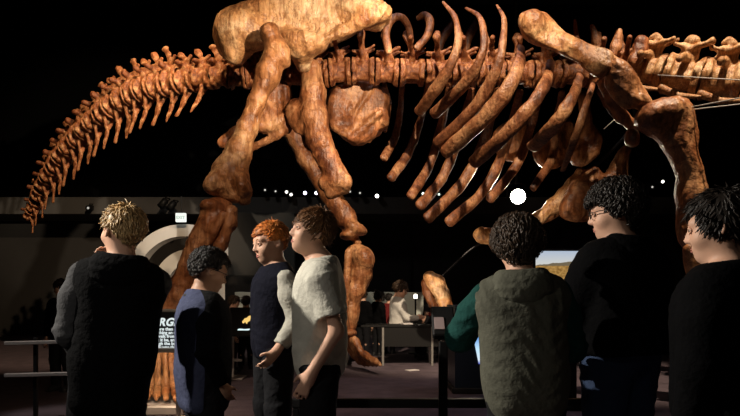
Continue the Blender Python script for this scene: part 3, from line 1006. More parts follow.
    # -- clothing
    def top(self, name, m, o=.022, hem=.68, sleeve=1.0, sl_mat=None, sl_name='sleeve', loose=0.0, neck=.062, folds=.0032, sl_o=.016, neck_z=1.155, waist=0.0, label=None, raglan=False):
        z = self.dz
        pr = self.torso(o, .07)
        if loose:
            pr += [bxp((0, 0, (hem + 1.10) / 2 + z), (.135 * self.fat + loose, .098 * self.fat + loose, (1.08 - hem) / 2 + .03), None, .09, .08)]
        if waist:
            pr += [cap((-.07, 0, hem + .03 + z), (.07, 0, hem + .03 + z), .085 + waist, .085 + waist, .04)]
        sl = []
        for sd, (j, d, n, c) in self.arms.items():
            a = []
            e = j[1]
            if sleeve <= .5:
                q = j[0] + (e - j[0]) * sleeve * 2
                a = [cap(j[0] + A(-sd * .03, 0, 0), j[0], .052 + sl_o * .8, .045 + sl_o, .03), cut(j[0], q, .046 + sl_o, .047 + sl_o, .035)]
            else:
                q = e + (j[2] - e) * (sleeve - .5) * 2
                a = [cap(j[0], j[0] * .6 + e * .4, .040 + sl_o * .55, .043 + sl_o, .03), cap(j[0] * .6 + e * .4, e, .043 + sl_o, .038 + sl_o, .03), cut(e - unit(q - e) * .02, q, .037 + sl_o, .027 + sl_o * .85, .03)]
            if raglan:
                a.append(cap((sd * .055, -.02, 1.150 + z), j[0] + A(-sd * .02, 0, .0), .034 + o * .75, .046 + sl_o * .8, .03))
            if sl_mat:
                sl.append(a)
            else:
                pr += a
        pr += [half((0, .15, 1), neck_z + .035 + z, .012), half((0, 0, -1), -(hem + z), .008)]
        pr.append(('s', .012, 'c', (A(0, -.022, 1.09 + z), A(0, .02, 1.30 + z), neck * .75, neck * 1.35)))
        sd_ = int(self.s * 1000)
        nz = [Waves(folds * .35, .22, sd_, stretch=(1, 1, 2.0)), Folds(folds * 1.5, .085, (1, .8, .5), sd_ + 1), Folds(folds * 1.2, .06, (.5, -.6, .9), sd_ + 2, 1.8)]
        g = link(name, sdf_mesh(name, pr, self.res, nz), m, self.root)
        if label:
            g['label'] = label
        for a in sl:
            o_ = link(sl_name, sdf_mesh(sl_name, a, self.res, [Folds(folds * 1.6, .06, (.3, .2, 1), sd_ + 3, 1.5), Folds(folds, .045, (.6, .5, -.7), sd_ + 4, 1.5)]), sl_mat, self.root)
        return g

    def hood(self, m, big=1.0):
        z = self.dz
        pr = [ell((0, -.088, 1.135 + z), (.108 * big, .052 * big, .075 * big), rotm(pitch=-18), .03), cap((-.085, -.035, 1.165 + z), (-.045, .05, 1.135 + z), .032, .022, .03),
              cap((.085, -.035, 1.165 + z), (.045, .05, 1.135 + z), .032, .022, .03), cap((-.08, -.05, 1.17 + z), (.08, -.05, 1.17 + z), .036, .036, .04),
              ell((0, -.055, 1.205 + z), (.055, .032, .035), None, .02, 's')]
        return link('hood', sdf_mesh('hood', pr, self.res * .9, [Folds(.007, .05, (.4, .3, 1), 31)]), m, self.root)

    def trousers(self, m, o=.016, hi=.74, folds=.004, lo=.065):
        z = self.dz
        pr = [ell((0, -.006, .745 + z), (.138 * self.fat + o, .104 * self.fat + o, .115 + o), None, .04)]
        for h, kn, an in self.legs:
            dn = unit(an - kn)
            pr += [cap(h, kn, .080 * self.fat + o, .056 + o, .035), cut(kn - dn * .03, an + dn * .03, .054 + o, .044 + o, .03)]
        if self.seat is None:
            pr.append(half((0, 0, 1), hi, .01))
        nz = [Folds(folds * 1.6, .07, (.4, .3, 1), 41, 1.5), Folds(folds, .05, (.9, .3, .3), 42)]
        return link('trousers', sdf_mesh('trousers', pr, self.res * 1.2, nz), m, self.root)

    def shoes(self, m=None):
        for h, kn, an in self.legs:
            pr = [cap(an + A(0, -.028, -.035), an + A(0, .10, -.047), .044, .036, .04), cap(an + A(0, -.012, -.04), an + A(0, -.012, .012), .045, .042, .02),
                  bxp(an + A(0, .04, -.074), (.040, .120, .011), None, .01, .012), half((0, 0, 1), .115, .01), half((0, 0, -1), 0.0, .002)]
            link('shoe', sdf_mesh('shoe', pr, .009), m or SHOE, self.root)

    # -- hair: a scalp cap plus combed or curled locks
    def brows(self, m):
        for sd in (-1, 1):
            b = MB()
            b.loft([self.hp((sd * .014, .0835, 1.336)), self.hp((sd * .030, .0835, 1.3415)), self.hp((sd * .047, .072, 1.337))], [.0024, .0034, .0012], 8, .8, (0, 0, 1), samples=8)
            b.build('eyebrow', m, self.root, True)

    def hair(self, m, n=900, length=.05, lift=.25, width=.008, fringe=1.345, side=1.30, nape=1.262, curl=0.0, flow=(0, .35, -1), seed=1, thick=.008, name='hair', crown=(0, -.05, 1.42), temple=.27):
        rs = random.Random(seed)
        C0, Rr = A(0, -.014, 1.338), A(.077, .095, .086)
        b = MB()

        def line(p):     # lowest height hair grows at, around the head
            a = math.atan2(p[0], p[1])          # 0 = front
            t = abs(a) / math.pi
            if t < temple:
                return fringe
            if t < temple + .13:
                return fringe + (side - fringe) * (t - temple) / .13
            if t < .58:
                return side
            return side + (nape - side) * min(1, (t - .58) / .2)

        if self.face:
            self.brows(m)
        # cap
        N1, N2 = 40, 24
        vs, keep = [], {}
        for i in range(N2 + 1):
            th = math.pi * i / N2 * .80
            for k in range(N1):
                ph = 2 * math.pi * k / N1
                u = A(math.sin(th) * math.sin(ph), math.sin(th) * math.cos(ph), math.cos(th))
                p = C0 + u * (Rr + thick)
                lz = line(p - C0) - .004
                if p[2] < lz:
                    q = math.acos(max(-1, min(1, (lz - C0[2]) / (Rr[2] + thick))))
                    u = A(math.sin(q) * math.sin(ph), math.sin(q) * math.cos(ph), math.cos(q))
                    p = C0 + u * (Rr + thick * .2)
                vs.append(self.hp(p))
        fs = [(i * N1 + k, (i + 1) * N1 + k, (i + 1) * N1 + (k + 1) % N1, i * N1 + (k + 1) % N1) for i in range(N2) for k in range(N1)]
        b.add(vs, fs)
        cr = unit((A(*crown) - C0) / Rr)
        cnt = 0
        while cnt < n:
            u = unit((rs.gauss(0, 1), rs.gauss(0, 1), rs.gauss(0, 1)))
            p = C0 + u * Rr
            if p[2] < line(p - C0):
                continue
            cnt += 1
            nn = unit(u / Rr)
            away = u - cr * (u @ cr)
            fl = A(*flow) * 1.0 + unit(away) * .9
            if p[1] < -.03:
                fl = A(0, -.15, -1) + unit(away) * .6
            fl = fl - nn * (fl @ nn)
            fl = unit(fl + A(rs.gauss(0, .22), rs.gauss(0, .22), rs.gauss(0, .22)))
            ln = length * rs.uniform(.65, 1.25) * (1.0 if p[2] > side + .01 else .6)
            w = width * rs.uniform(.6, 1.3)
            sd = unit(np.cross(nn, fl))
            pts = []
            if curl:
                ax = unit(sd + A(rs.gauss(0, .5), rs.gauss(0, .5), rs.gauss(0, .5)))
                e1 = nn
                e2 = unit(np.cross(ax, e1))
                R0 = curl * rs.uniform(.7, 1.3)
                a0 = rs.uniform(-.5, .5)
                for j in range(7):
                    a = j / 6 * 4.6 + a0
                    pts.append(p + nn * (thick * .6) + e1 * R0 * (1 - math.cos(a)) * .9 + e2 * R0 * math.sin(a) + ax * w * (j - 3) * .5)
                rad = [w * .6, w, w, w, w, w * .8, w * .3]
                nn_ = 5
            else:
                lf = lift * rs.uniform(.5, 1.4)
                for j in range(5):
                    t = j / 4
                    q = p + fl * ln * t + nn * (thick * .7 + lf * ln * (t - .75 * t * t))
                    v = (q - C0) / (Rr + thick * .8)      # keep outside the skull
                    r_ = np.linalg.norm(v)
                    if r_ < 1.0:
                        q = C0 + (q - C0) / r_
                    pts.append(q)
                rad = [w * .9, w, w * .85, w * .55, w * .12]
                nn_ = 4
            b.loft([self.hp(q) for q in pts], rad, nn_, .55, tuple(self.RH @ nn), round_end=False)
        return link(name, make_mesh(name, b.v, b.f, True), m, self.root)

    def glasses(self):
        b = MB()
        for sd in (-1, 1):
            ring = [self.hp((sd * .032 + .021 * math.cos(a), .099 - .004 * abs(math.cos(a)), 1.314 + .016 * math.sin(a))) for a in np.linspace(0, 2 * math.pi, 18)]
            b.loft(ring, .0018, 6, round_end=False)
            b.loft([self.hp((sd * .053, .094, 1.320)), self.hp((sd * .074, .06, 1.320)), self.hp((sd * .082, -.005, 1.318)), self.hp((sd * .080, -.03, 1.305))], .0018, 6)
        b.loft([self.hp((-.012, .099, 1.318)), self.hp((0, .103, 1.321)), self.hp((.012, .099, 1.318))], .0018, 6)
        return b.build('glasses', BLACKP, self.root, True)


BLOND = hair_mat('blond_hair', (.50, .33, .15))
BROWN = hair_mat('brown_hair', (.21, .10, .042))
RED = hair_mat('red_hair', (.62, .20, .04))
BLACKH = hair_mat('black_hair', (.018, .013, .010))
DARKB = hair_mat('dark_brown_hair', (.05, .03, .018))
C_BLACK = cloth('black_jersey', (.0035, .0035, .004))
C_BLACK.node_tree.nodes['Principled BSDF'].inputs['Specular IOR Level'].default_value = .05
C_GREY = cloth('grey_jersey', (.05, .05, .053))
C_SLATE = cloth('slate_blue_jersey', (.085, .10, .19))
C_SLATE2 = cloth('two_tone_jersey', (.06, .07, .13))
_nt = C_SLATE2.node_tree
_sp = _nt.nodes.new('ShaderNodeSeparateXYZ')
_lt = _nt.nodes.new('ShaderNodeMath'); _lt.operation = 'GREATER_THAN'; _lt.inputs[1].default_value = -.045
_mx = _nt.nodes.new('ShaderNodeMix'); _mx.data_type = 'RGBA'; _mx.inputs['B'].default_value = (.010, .010, .011, 1)
_src = _nt.nodes['Principled BSDF'].inputs['Base Color'].links[0].from_socket
_nt.links.new([n for n in _nt.nodes if n.type == 'TEX_COORD'][0].outputs['Object'], _sp.inputs[0])
_nt.links.new(_sp.outputs['Y'], _lt.inputs[0]); _nt.links.new(_lt.outputs[0], _mx.inputs['Factor'])
_nt.links.new(_src, _mx.inputs['A']); _nt.links.new(_mx.outputs['Result'], _nt.nodes['Principled BSDF'].inputs['Base Color'])
C_NAVY = cloth('navy_cloth', (.005, .0055, .013))
C_OAT = cloth('oatmeal_cotton', (.52, .50, .43))
C_TEE = cloth('pale_grey_cotton', (.60, .58, .50))
C_OLIVE = cloth('olive_grey_fleece', (.105, .105, .08))
C_TEAL = cloth('teal_fleece', (.012, .062, .054))
C_JEAN = cloth('blue_denim', (.035, .055, .11))
C_DARK = cloth('dark_trousers', (.012, .012, .014))
C_WHITE = cloth('white_cloth', (.7, .68, .63))
C_MAROON = cloth('dark_red_cloth', (.16, .02, .02))


def gpos(px, y):
    return ((px - 370) / F * y, y, 0)


# 1 blond boy, back turned, hand at his mouth
p = Person('person', 'blond boy seen from behind in a black and grey hooded top, hand at his mouth', 1.435, gpos(94, 2.75), 12, (40, -2, -2),
           L=dict(el=(.08, -.05, -.99), wr=(-.25, .6, -.75)), R=dict(el=(.5, .3, -1), to=(-.085, .155, 1.135), d=(-.25, -.1, .95), n=(-.3, -.9, .1), curl=.9), fat=.98, lean=6.2)
p.hair(BLOND, 1900, .030, .12, .0048, 1.375, 1.325, 1.262, flow=(.3, .3, -.6), seed=3, thick=.009)
p.top('hooded_top', C_BLACK, .026, .50, 1.0, C_GREY, 'sleeve', loose=.022, sl_o=.030, raglan=True)
p.hood(C_BLACK, 1.12)
p.trousers(C_DARK); p.shoes()

# 2 curly-haired boy with glasses, looking down to the right
p = Person('person', 'curly dark-haired boy with glasses in a slate blue and black shirt looking down', 1.262, gpos(203, 3.06), -58, (-2, -22, 0), skin=SKIN_TAN,
           L=dict(el=(.05, .0, -1), wr=(-.1, .3, -1)), R=dict(el=(.10, -.10, -1), wr=(-.1, .42, -.9), curl=.7))
p.hair(BLACKH, 1800, .03, .3, .0032, 1.375, 1.325, 1.268, curl=.009, seed=5, thick=.011)
p.top('raglan_shirt', C_SLATE2, .022, .52, .97, C_BLACK, 'sleeve', loose=.025, sl_o=.024)
t = MB()
t.loft([p.piv + A(.064 * math.cos(a), -.02 + .064 * math.sin(a), -.050 - .008 * math.sin(a)) for a in np.linspace(0, 2 * math.pi, 20)], .009, 8)
t.build('collar', C_GREY, p.root, True)
p.glasses(); p.trousers(C_DARK); p.shoes()

# 3 red-haired boy
p = Person('person', 'red-haired boy in a navy vest with pale sleeves, his face in shadow', 1.45, gpos(274, 3.55), 120, (2, -13, 0),
           L=dict(el=(.10, -.30, -1), wr=(-.10, .60, -.80), curl=.6), R=dict(el=(.05, -.1, -1), wr=(-.05, .1, -1)), fat=.94)
p.hair(RED, 1900, .026, .03, .0048, 1.372, 1.318, 1.262, flow=(.3, .9, -.25), seed=7, thick=.009)
p.top('vest', C_NAVY, .010, .66, .9, C_OAT, 'sleeve', loose=.004, sl_o=.022, folds=.004)
p.trousers(C_DARK); p.shoes()

# 4 brown-haired boy in the pale T-shirt
p = Person('person', 'brown-haired boy in a pale grey T-shirt gazing up, hand in his trouser pocket', 1.44, gpos(319, 2.8), 97, (14, 8, 0), fat=.87, hoff=(0, .045, 0), hs=.92, ear=.2,
           L=dict(el=(.10, -.26, -.95), wr=(-.06, .50, -.84), d=(-.10, .45, -.9), n=(-1, -.2, -.1), curl=.45), R=dict(el=(.05, -.12, -1), wr=(.0, .08, -1)), res=.0075, fine=.0038)
p.hair(BROWN, 2800, .034, .0, .0042, 1.355, 1.268, 1.250, flow=(0, .7, -1.1), seed=9, thick=.006, temple=.21)
p.top('t_shirt', C_TEE, .015, .655, .36, None, loose=.004, folds=.0048, sl_o=.016)
p.trousers(C_DARK, .018, .73, .005); p.shoes()

# 5 child in the olive hooded top
p = Person('person', 'bushy-haired child seen from behind in a baggy olive hooded top with teal sleeves', 1.338, gpos(534, 2.5), -3, (-4, -12, 0), lean=-3.0,
           L=dict(el=(.42, .55, -.72), wr=(-.02, .95, -.1), curl=.8), R=dict(el=(.20, .1, -.97), wr=(-.25, .9, -.2), curl=.8), fat=.97)
p.hair(DARKB, 2400, .04, .5, .0034, 1.36, 1.31, 1.25, curl=.013, seed=11, thick=.023)
p.top('hooded_top', C_OLIVE, .030, .585, .97, C_TEAL, 'sleeve', loose=.030, sl_o=.028, folds=.0036, raglan=True)
p.hood(C_OLIVE, 1.15)
p.trousers(C_DARK); p.shoes()

# 6 dark-haired youth in black with jeans
p = Person('person', 'dark-haired youth in a black jacket and blue jeans with face turned left', 1.53, gpos(620, 2.78), 28, (42, -10, 0),
           L=dict(el=(.22, .30, -.9), wr=(-.3, .8, .0), curl=.8), R=dict(el=(.2, .0, -1), wr=(-.05, .2, -1), curl=.8), fat=1.12)
p.hair(BLACKH, 2400, .06, .4, .0036, 1.352, 1.295, 1.235, curl=.012, seed=13, thick=.018)
p.top('jacket', C_BLACK, .028, .72, .97, None, loose=.040, sl_o=.032, folds=.0036)
p.hood(C_BLACK, 1.0)
p.glasses(); p.trousers(C_JEAN, .020, .76, .005); p.shoes()

# 7 figure at the right edge
p = Person('person', 'black-haired child in black half hidden behind the youth in jeans', 1.36, gpos(726, 1.92), 40, (14, -10, 0),
           L=dict(el=(.1, .05, -1), wr=(-.0, .2, -1), curl=.8), R=dict(el=(.1, .0, -1), wr=(-.0, .3, -1)), fat=1.0)
p.hair(BLACKH, 2200, .040, .0, .0050, 1.375, 1.28, 1.225, flow=(0, .5, -.8), seed=15, thick=.013)
p.top('jacket', C_BLACK, .026, .66, .97, None, loose=.030, sl_o=.026)
p.trousers(C_DARK); p.shoes()


# the seated group and onlookers at the back
def small(label, H, px, y, rotz, head, hm, tm, L=None, R=None, seat=None, skin=None, sl=None, hl=.05):
    q = Person('person', label, H, gpos(px, y), rotz, head, L, R, skin, .017, .012, 1.0, seat, 'onlookers at the back of the hall', face=False)
    q.hair(hm, 260, hl, .2, .012, 1.35, 1.29, 1.235, seed=int(px), thick=.012)
    q.top('top', tm, .024, .70, .95, sl, folds=.004)
    q.trousers(C_DARK); q.shoes()
    return q


WRITE = dict(el=(.12, .45, -.9), wr=(-.35, .9, .05), curl=.8)
small('seated woman in a white top writing at the long dark table', 1.56, 398, 9.7, -84, (-4, -22, 0), DARKB, C_WHITE, WRITE, WRITE, .34)
small('dark figure standing behind the small bright lamp and the long table', 1.33, 431, 10.5, 60, (0, -8, 0), BLACKH, C_BLACK)
small('brown-haired child at the end of the long dark table', 1.10, 443, 9.9, 75, (10, -10, 0), BROWN, C_MAROON, WRITE, WRITE)
small('black-clad onlooker beside the far dinosaur foot', 1.08, 363, 10.0, -30, (0, 0, 0), BLACKH, C_BLACK)
small('long-haired onlooker in black bending left of the white-topped woman', 1.06, 378, 10.2, -50, (0, -25, 0), BLACKH, C_BLACK, hl=.12)
small('person in dark red close behind the white-topped woman', 1.02, 389, 10.6, -20, (0, -10, 0), BLACKH, C_MAROON)
small('brown-haired onlooker in black just right of the boy in the pale T-shirt', 1.08, 343, 10.6, 150, (0, 0, 0), BROWN, C_BLACK)
small('ruddy-faced child looking at the picture screen', 1.0, 233, 8.2, -80, (0, -15, 0), DARKB, C_MAROON)
small('dark round-headed onlooker in front of the white board', .99, 246, 8.5, 10, (0, 0, 0), BLACKH, C_BLACK)
small('dim figure in dark clothes standing by the left handrail', 1.18, 62, 6.6, 170, (0, -5, 0), BLACKH, C_BLACK)
# ================================================================ the hall
def struct(name, b, m, smooth=False):
    return tag(b.build(name, m, None, smooth), kind='structure')


CARPET = mat('purple_grey_carpet', (.105, .078, .092), .95, 0, .25, 5, .4, 160)
WALLM = mat('charcoal_wall', (.040, .038, .036), .9, 0, .12, 1.2)
BANDM = mat('grey_bulkhead', (.085, .082, .078), .9, 0, .1, 1.5)
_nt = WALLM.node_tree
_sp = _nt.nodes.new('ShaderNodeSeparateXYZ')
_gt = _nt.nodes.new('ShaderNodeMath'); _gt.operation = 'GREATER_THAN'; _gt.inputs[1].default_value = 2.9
_mx = _nt.nodes.new('ShaderNodeMix'); _mx.data_type = 'RGBA'; _mx.inputs['B'].default_value = (.003, .003, .003, 1)  # darkness above the bulkhead put into the wall colour, hiding lamp spill
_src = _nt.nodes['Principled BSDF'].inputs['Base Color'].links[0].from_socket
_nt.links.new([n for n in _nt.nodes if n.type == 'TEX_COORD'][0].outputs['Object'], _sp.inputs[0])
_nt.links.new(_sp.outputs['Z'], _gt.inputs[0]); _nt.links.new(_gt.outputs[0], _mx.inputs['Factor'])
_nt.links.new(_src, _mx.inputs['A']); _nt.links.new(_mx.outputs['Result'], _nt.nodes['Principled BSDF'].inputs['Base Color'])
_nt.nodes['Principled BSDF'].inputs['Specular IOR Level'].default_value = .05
CEILM = mat('black_ceiling', (.006, .006, .006), .95)
PLASTER = mat('white_plaster', (.62, .60, .56), .8, 0, .05, 3)
PANELW = mat('white_board', (.60, .64, .57), .7)
DARKP = mat('dark_panel', (.009, .0085, .0085), .6)
DISPLAYG = mat('grey_panel', (.045, .044, .042), .85)
KIOSK = mat('blue_black_cabinet', (.010, .016, .030), .4)
ALU = mat('brushed_metal', (.50, .48, .44), .38, .7, .08, 12)
LIGHTG = mat('light_grey_metal', (.42, .38, .36), .45, .3)
PAPER = mat('paper', (.70, .66, .64), .8)
PINKP = mat('pinkish_card', (.42, .31, .30), .8)
SIGNB = mat('sign_black', (.008, .009, .011), .4)
TXT = glow('lit_lettering', (.86, .95, .95), .85)
HOUS = mat('lamp_housing', (.012, .012, .012), .5, .3)

b = MB(); b.box((0, 5.5, -.05), (24, 21, .1)); struct('floor', b, CARPET)
b = MB(); b.box((0, 5.5, 8.05), (24, 21, .1)); struct('ceiling', b, CEILM)
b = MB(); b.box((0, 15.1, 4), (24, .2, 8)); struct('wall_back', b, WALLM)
b = MB(); b.box((-12.1, 5.5, 4), (.2, 21, 8)); struct('wall_left', b, CEILM)
b = MB(); b.box((12.1, 5.5, 4), (.2, 21, 8)); struct('wall_right', b, CEILM)
b = MB(); b.box((0, -5.1, 4), (24, .2, 8)); struct('wall_front', b, CEILM)
YB = 13.6
z0, z1 = 1.05 + (HY - 214) / F * YB, 1.05 + (HY - 197) / F * YB
b = MB(); b.box((0, (YB + 15) / 2, (z0 + z1) / 2), (23.9, 15 - YB, z1 - z0), None, .01); struct('trim_1', b, BANDM)
b = MB(); b.box((.98, 14.96, 1.4), (.05, .06, 2.75)); struct('trim_2', b, DARKP)

# ---- two white arches, one behind the other
def archway(name, label, cx, cz, ro, ri, y, dep, m):
    n = 40
    vs, fs = [], []
    base = cz
    prof = [(ro, None)]
    pts = [(-ro, -base)] + [(-ro * math.cos(math.pi * i / n), ro * math.sin(math.pi * i / n)) for i in range(n + 1)] + [(ro, -base)]
    pin = [(-ri, -base)] + [(-ri * math.cos(math.pi * i / n), ri * math.sin(math.pi * i / n)) for i in range(n + 1)] + [(ri, -base)]
    k = len(pts)
    for yy in (y - dep / 2, y + dep / 2):
        vs += [(cx + a, yy, cz + c) for a, c in pts] + [(cx + a, yy, cz + c) for a, c in pin]
    for i in range(k - 1):
        fs += [(i, i + 1, k + i + 1, k + i), (2 * k + i, 3 * k + i, 3 * k + i + 1, 2 * k + i + 1), (i, 2 * k + i, 2 * k + i + 1, i + 1), (k + i, k + i + 1, 3 * k + i + 1, 3 * k + i)]
    fs += [(0, k, 3 * k, 2 * k), (k - 1, 3 * k - 1, 4 * k - 1, 2 * k - 1)]
    o = link(name, make_mesh(name, vs, fs, False), m)
    return tag(o, label, 'arch')


q = W(186, 284, 12.6)
archway('white_archway', 'larger grey-white arch behind the near hind leg, below the exit sign', q[0], q[2], M(59, 12.6), M(47, 12.6), 12.6, .35, PLASTER)
q = W(194, 288, 13.2)
archway('white_archway', 'smaller bright white arch seen inside the larger arch', q[0], q[2], M(39, 13.2), M(25, 13.2), 13.2, .30, PLASTER)

# ---- grey display wall in front of the arches' right side
t = thing('display_wall', 'grey upper display panel on a dark base right of the near hind leg', 'display wall', (W(262, 292, 12)[0], 12, 0))
b = MB(); b.box((0, 0, 1.97), (M(66, 12), .16, 1.22), None, .01); b.build('grey_panel', DISPLAYG, t)
b = MB(); b.box((0, .02, .68), (M(66, 12) + .1, .30, 1.36), None, .01); b.build('dark_base', DARKP, t)

# ---- exit sign
c = W(181, 217.6, 12.2)
t = thing('exit_sign', 'small lit white exit sign hanging above the larger arch', 'sign', tuple(c))
b = MB(); b.box((0, 0, 0), (.20, .07, .175), None, .008); b.build('sign_box', glow('exit_white', (.95, 1, .93), 1.0), t)
b = MB(); b.box((0, .02, .10), (.08, .04, .04)); b.loft([(0, .03, .1), (0, .03, z1 - c[2] - .2)], .012, 8); b.build('hanger', HOUS, t)


def lettering(text, size, m, parent, loc, rot, name='lettering', shear=0.0, bold=0.0, space=1.0, line=1.0):
    cu = bpy.data.curves.new('txt', 'FONT')
    cu.body, cu.size, cu.shear, cu.offset, cu.space_character, cu.space_line, cu.extrude = text, size, shear, bold, space, line, .0015
    cu.resolution_u = 3
    tmp = bpy.data.objects.new('txt', cu)
    COL.objects.link(tmp)
    bpy.context.view_layer.update()
    me = bpy.data.meshes.new_from_object(tmp.evaluated_get(bpy.context.evaluated_depsgraph_get()))
    bpy.data.objects.remove(tmp)
    bpy.data.curves.remove(cu)
    me.materials.clear()
    o = link(name, me, m, parent, loc)
    o.rotation_euler = rot
    return o


lettering('EXIT', .085, glow('exit_letters', (.55, .72, .58), .8), t, (-.088, -.037, -.03), (math.pi / 2, 0, 0), bold=.002)

# ---- text panel before the near hind foot
yS = 5.08
x0, x1 = W(116, 0, yS)[0], W(182, 0, yS)[0]
t = thing('information_panel', 'black information panel with white text and metal shelf before the near dinosaur foot', 'sign', ((x0 + x1) / 2, yS, 0))
hw = (x1 - x0) / 2
zt, zb = W(0, 312, yS)[2], W(0, 347, yS)[2]
b = MB(); b.box((0, 0, (zt + zb) / 2), (2 * hw, .05, zt - zb), None, .006); b.build('panel', SIGNB, t)
b = MB(); b.box((0, .01, zt + .012), (2 * hw, .06, .024), None, .004); b.build('top_edge', ALU, t)
b = MB(); b.box((0, -.035, zb - .02), (2 * hw, .12, .035), None, .005); b.build('shelf', ALU, t)
for sx in (-1, 1):
    b = MB(); b.box((sx * (hw - .03), .01, (zb - .03) / 2), (.035, .035, zb - .03)); b.box((sx * (hw - .03), .0, .01), (.09, .22, .02), None, .004); b.build('leg', LIGHTG, t)
xl = W(147, 0, yS)[0] - t.location[0]
lettering('LARGE', .088, TXT, t, (xl - .005, -.028, W(0, 325.5, yS)[2]), (math.pi / 2, 0, 0), 'title_lettering', .28, .0035, 1.06)
lettering('be more than a met\nsomething an animal\nd to walk from your\nabout it be, and how\nthrough the bottom\nof only was this an a\nwas it. Didn\u2019t the co', .036, TXT, t, (xl + .025, -.028, W(0, 330.2, yS)[2]), (math.pi / 2, 0, 0), 'body_lettering', 0, .0012, 1.0, .82)

# ---- plinth under the near hind foot
pc = W(166, 300, 5.72)
b = MB(); b.box((pc[0], 5.76, .04), (.60, 1.0, .08), None, .012)
tag(b.build('plinth', LIGHTG), 'low pale metal plinth under the near dinosaur foot', 'plinth')

# ---- left handrail
yR = 5.0
t = thing('handrail', 'pale two-bar handrail at the far left behind the blond boy', 'railing', (W(30, 0, yR)[0], yR, 0))
L0 = M(76, yR)
for z, dz in ((W(0, 342, yR)[2], .02), (W(0, 374, yR)[2], .03)):
    b = MB(); b.box((L0 / 2 - .1, 0, z), (L0 + .2, .04, M(3.6, yR)), rotm(roll=-1.5), .004); b.build('bar', LIGHTG, t)
for xx in (.03, L0 - .05):
    b = MB(); b.box((xx, .03, .34), (.03, .03, .68), None, .003); b.box((xx, .03, .01), (.12, .2, .02), None, .003); b.build('post', HOUS, t)

# ---- reading rail near the children
yL = 3.6
t = thing('reading_rail', 'black slanted reading stand on a slim post left of the child in olive', 'stand', (W(443, 0, yL)[0], yL, 0))
b = MB(); b.box((0, 0, W(0, 341, yL)[2] / 2), (M(8.5, yL), .05, W(0, 341, yL)[2]), None, .006); b.build('post', HOUS, t)
b = MB(); b.box((M(1, yL), .05, W(0, 323, yL)[2]), (M(23, yL), .05, M(37, yL)), rotm(pitch=-40), .008); b.build('tray', DARKP, t)
b = MB(); b.box((M(-3.5, yL), .012, W(0, 323.5, yL)[2]), (M(10, yL), .008, M(15, yL)), rotm(pitch=-40), .001); b.build('card', PINKP, t)['label'] = 'small pinkish card'
b = MB(); b.box((0, 0, .012), (.20, .20, .024), None, .005); b.build('foot', HOUS, t)
t = thing('barrier', 'low dark barrier rail on posts running behind the children across the floor', 'barrier', (0, 3.85, 0))
zR = W(0, 403, 3.85)[2]
xa, xb = W(286, 0, 3.85)[0], W(640, 0, 3.85)[0]
b = MB(); b.box(((xa + xb) / 2, 0, zR), (xb - xa, .05, M(9, 3.85)), None, .006); b.build('rail', DARKP, t)
for px in (296, 594, 637):
    b = MB(); b.box((W(px, 0, 3.85)[0], 0, (zR - .03) / 2 + (.10 if px == 594 else 0)), (.04, .045, zR - .03 + (.20 if px == 594 else 0)), None, .004); b.box((W(px, 0, 3.85)[0], 0, .01), (.16, .2, .02), None, .004)
    b.build('post', HOUS, t)


# ---- screens (these give light)
def screen_mat(name, build):
    m, nt, bs = new_mat(name)
    bs.inputs['Base Color'].default_value = (.01, .01, .01, 1)
    col = build(nt)
    nt.links.new(col, bs.inputs['Emission Color'])
    bs.inputs['Emission Strength'].default_value = 1.0
    return m


def landscape(nt):
    N, L = nt.nodes.new, nt.links.new
    tc = N('ShaderNodeTexCoord'); sp = N('ShaderNodeSeparateXYZ'); L(tc.outputs['Generated'], sp.inputs[0])
    n1 = N('ShaderNodeTexNoise'); n1.inputs['Scale'].default_value = 26; n1.inputs['Detail'].default_value = 6
    L(tc.outputs['Generated'], n1.inputs['Vector'])
    gr = N('ShaderNodeValToRGB')
    gr.color_ramp.elements[0].color = (.20, .10, .022, 1); gr.color_ramp.elements[0].position = .35
    gr.color_ramp.elements[1].color = (.52, .30, .09, 1); gr.color_ramp.elements[1].position = .68
    L(n1.outputs['Fac'], gr.inputs['Fac'])
    # ridge line: rises to the right
    rid = N('ShaderNodeMath'); rid.operation = 'MULTIPLY_ADD'; rid.inputs[1].default_value = .16; rid.inputs[2].default_value = .71
    L(sp.outputs['X'], rid.inputs[0])
    n2 = N('ShaderNodeTexNoise'); n2.noise_dimensions = '1D'; n2.inputs['Scale'].default_value = 7; L(sp.outputs['X'], n2.inputs['W'])
    r2 = N('ShaderNodeMath'); r2.operation = 'MULTIPLY_ADD'; r2.inputs[1].default_value = .07; L(n2.outputs['Fac'], r2.inputs[0]); L(rid.outputs[0], r2.inputs[2])
    hill = N('ShaderNodeMath'); hill.operation = 'LESS_THAN'; L(sp.outputs['Z'], hill.inputs[0]); L(r2.outputs[0], hill.inputs[1])
    sk = N('ShaderNodeValToRGB')
    sk.color_ramp.elements[0].color = (.62, .62, .58, 1); sk.color_ramp.elements[0].position = .75
    sk.color_ramp.elements[1].color = (.42, .50, .62, 1); sk.color_ramp.elements[1].position = 1
    L(sp.outputs['Z'], sk.inputs['Fac'])
    m1 = N('ShaderNodeMix'); m1.data_type = 'RGBA'; L(hill.outputs[0], m1.inputs['Factor']); L(sk.outputs['Color'], m1.inputs['A']); m1.inputs['B'].default_value = (.16, .125, .075, 1)
    low = N('ShaderNodeMath'); low.operation = 'LESS_THAN'; L(sp.outputs['Z'], low.inputs[0]); low.inputs[1].default_value = .74
    m2 = N('ShaderNodeMix'); m2.data_type = 'RGBA'; L(low.outputs[0], m2.inputs['Factor']); L(m1.outputs['Result'], m2.inputs['A']); L(gr.outputs['Color'], m2.inputs['B'])
    return m2.outputs['Result']


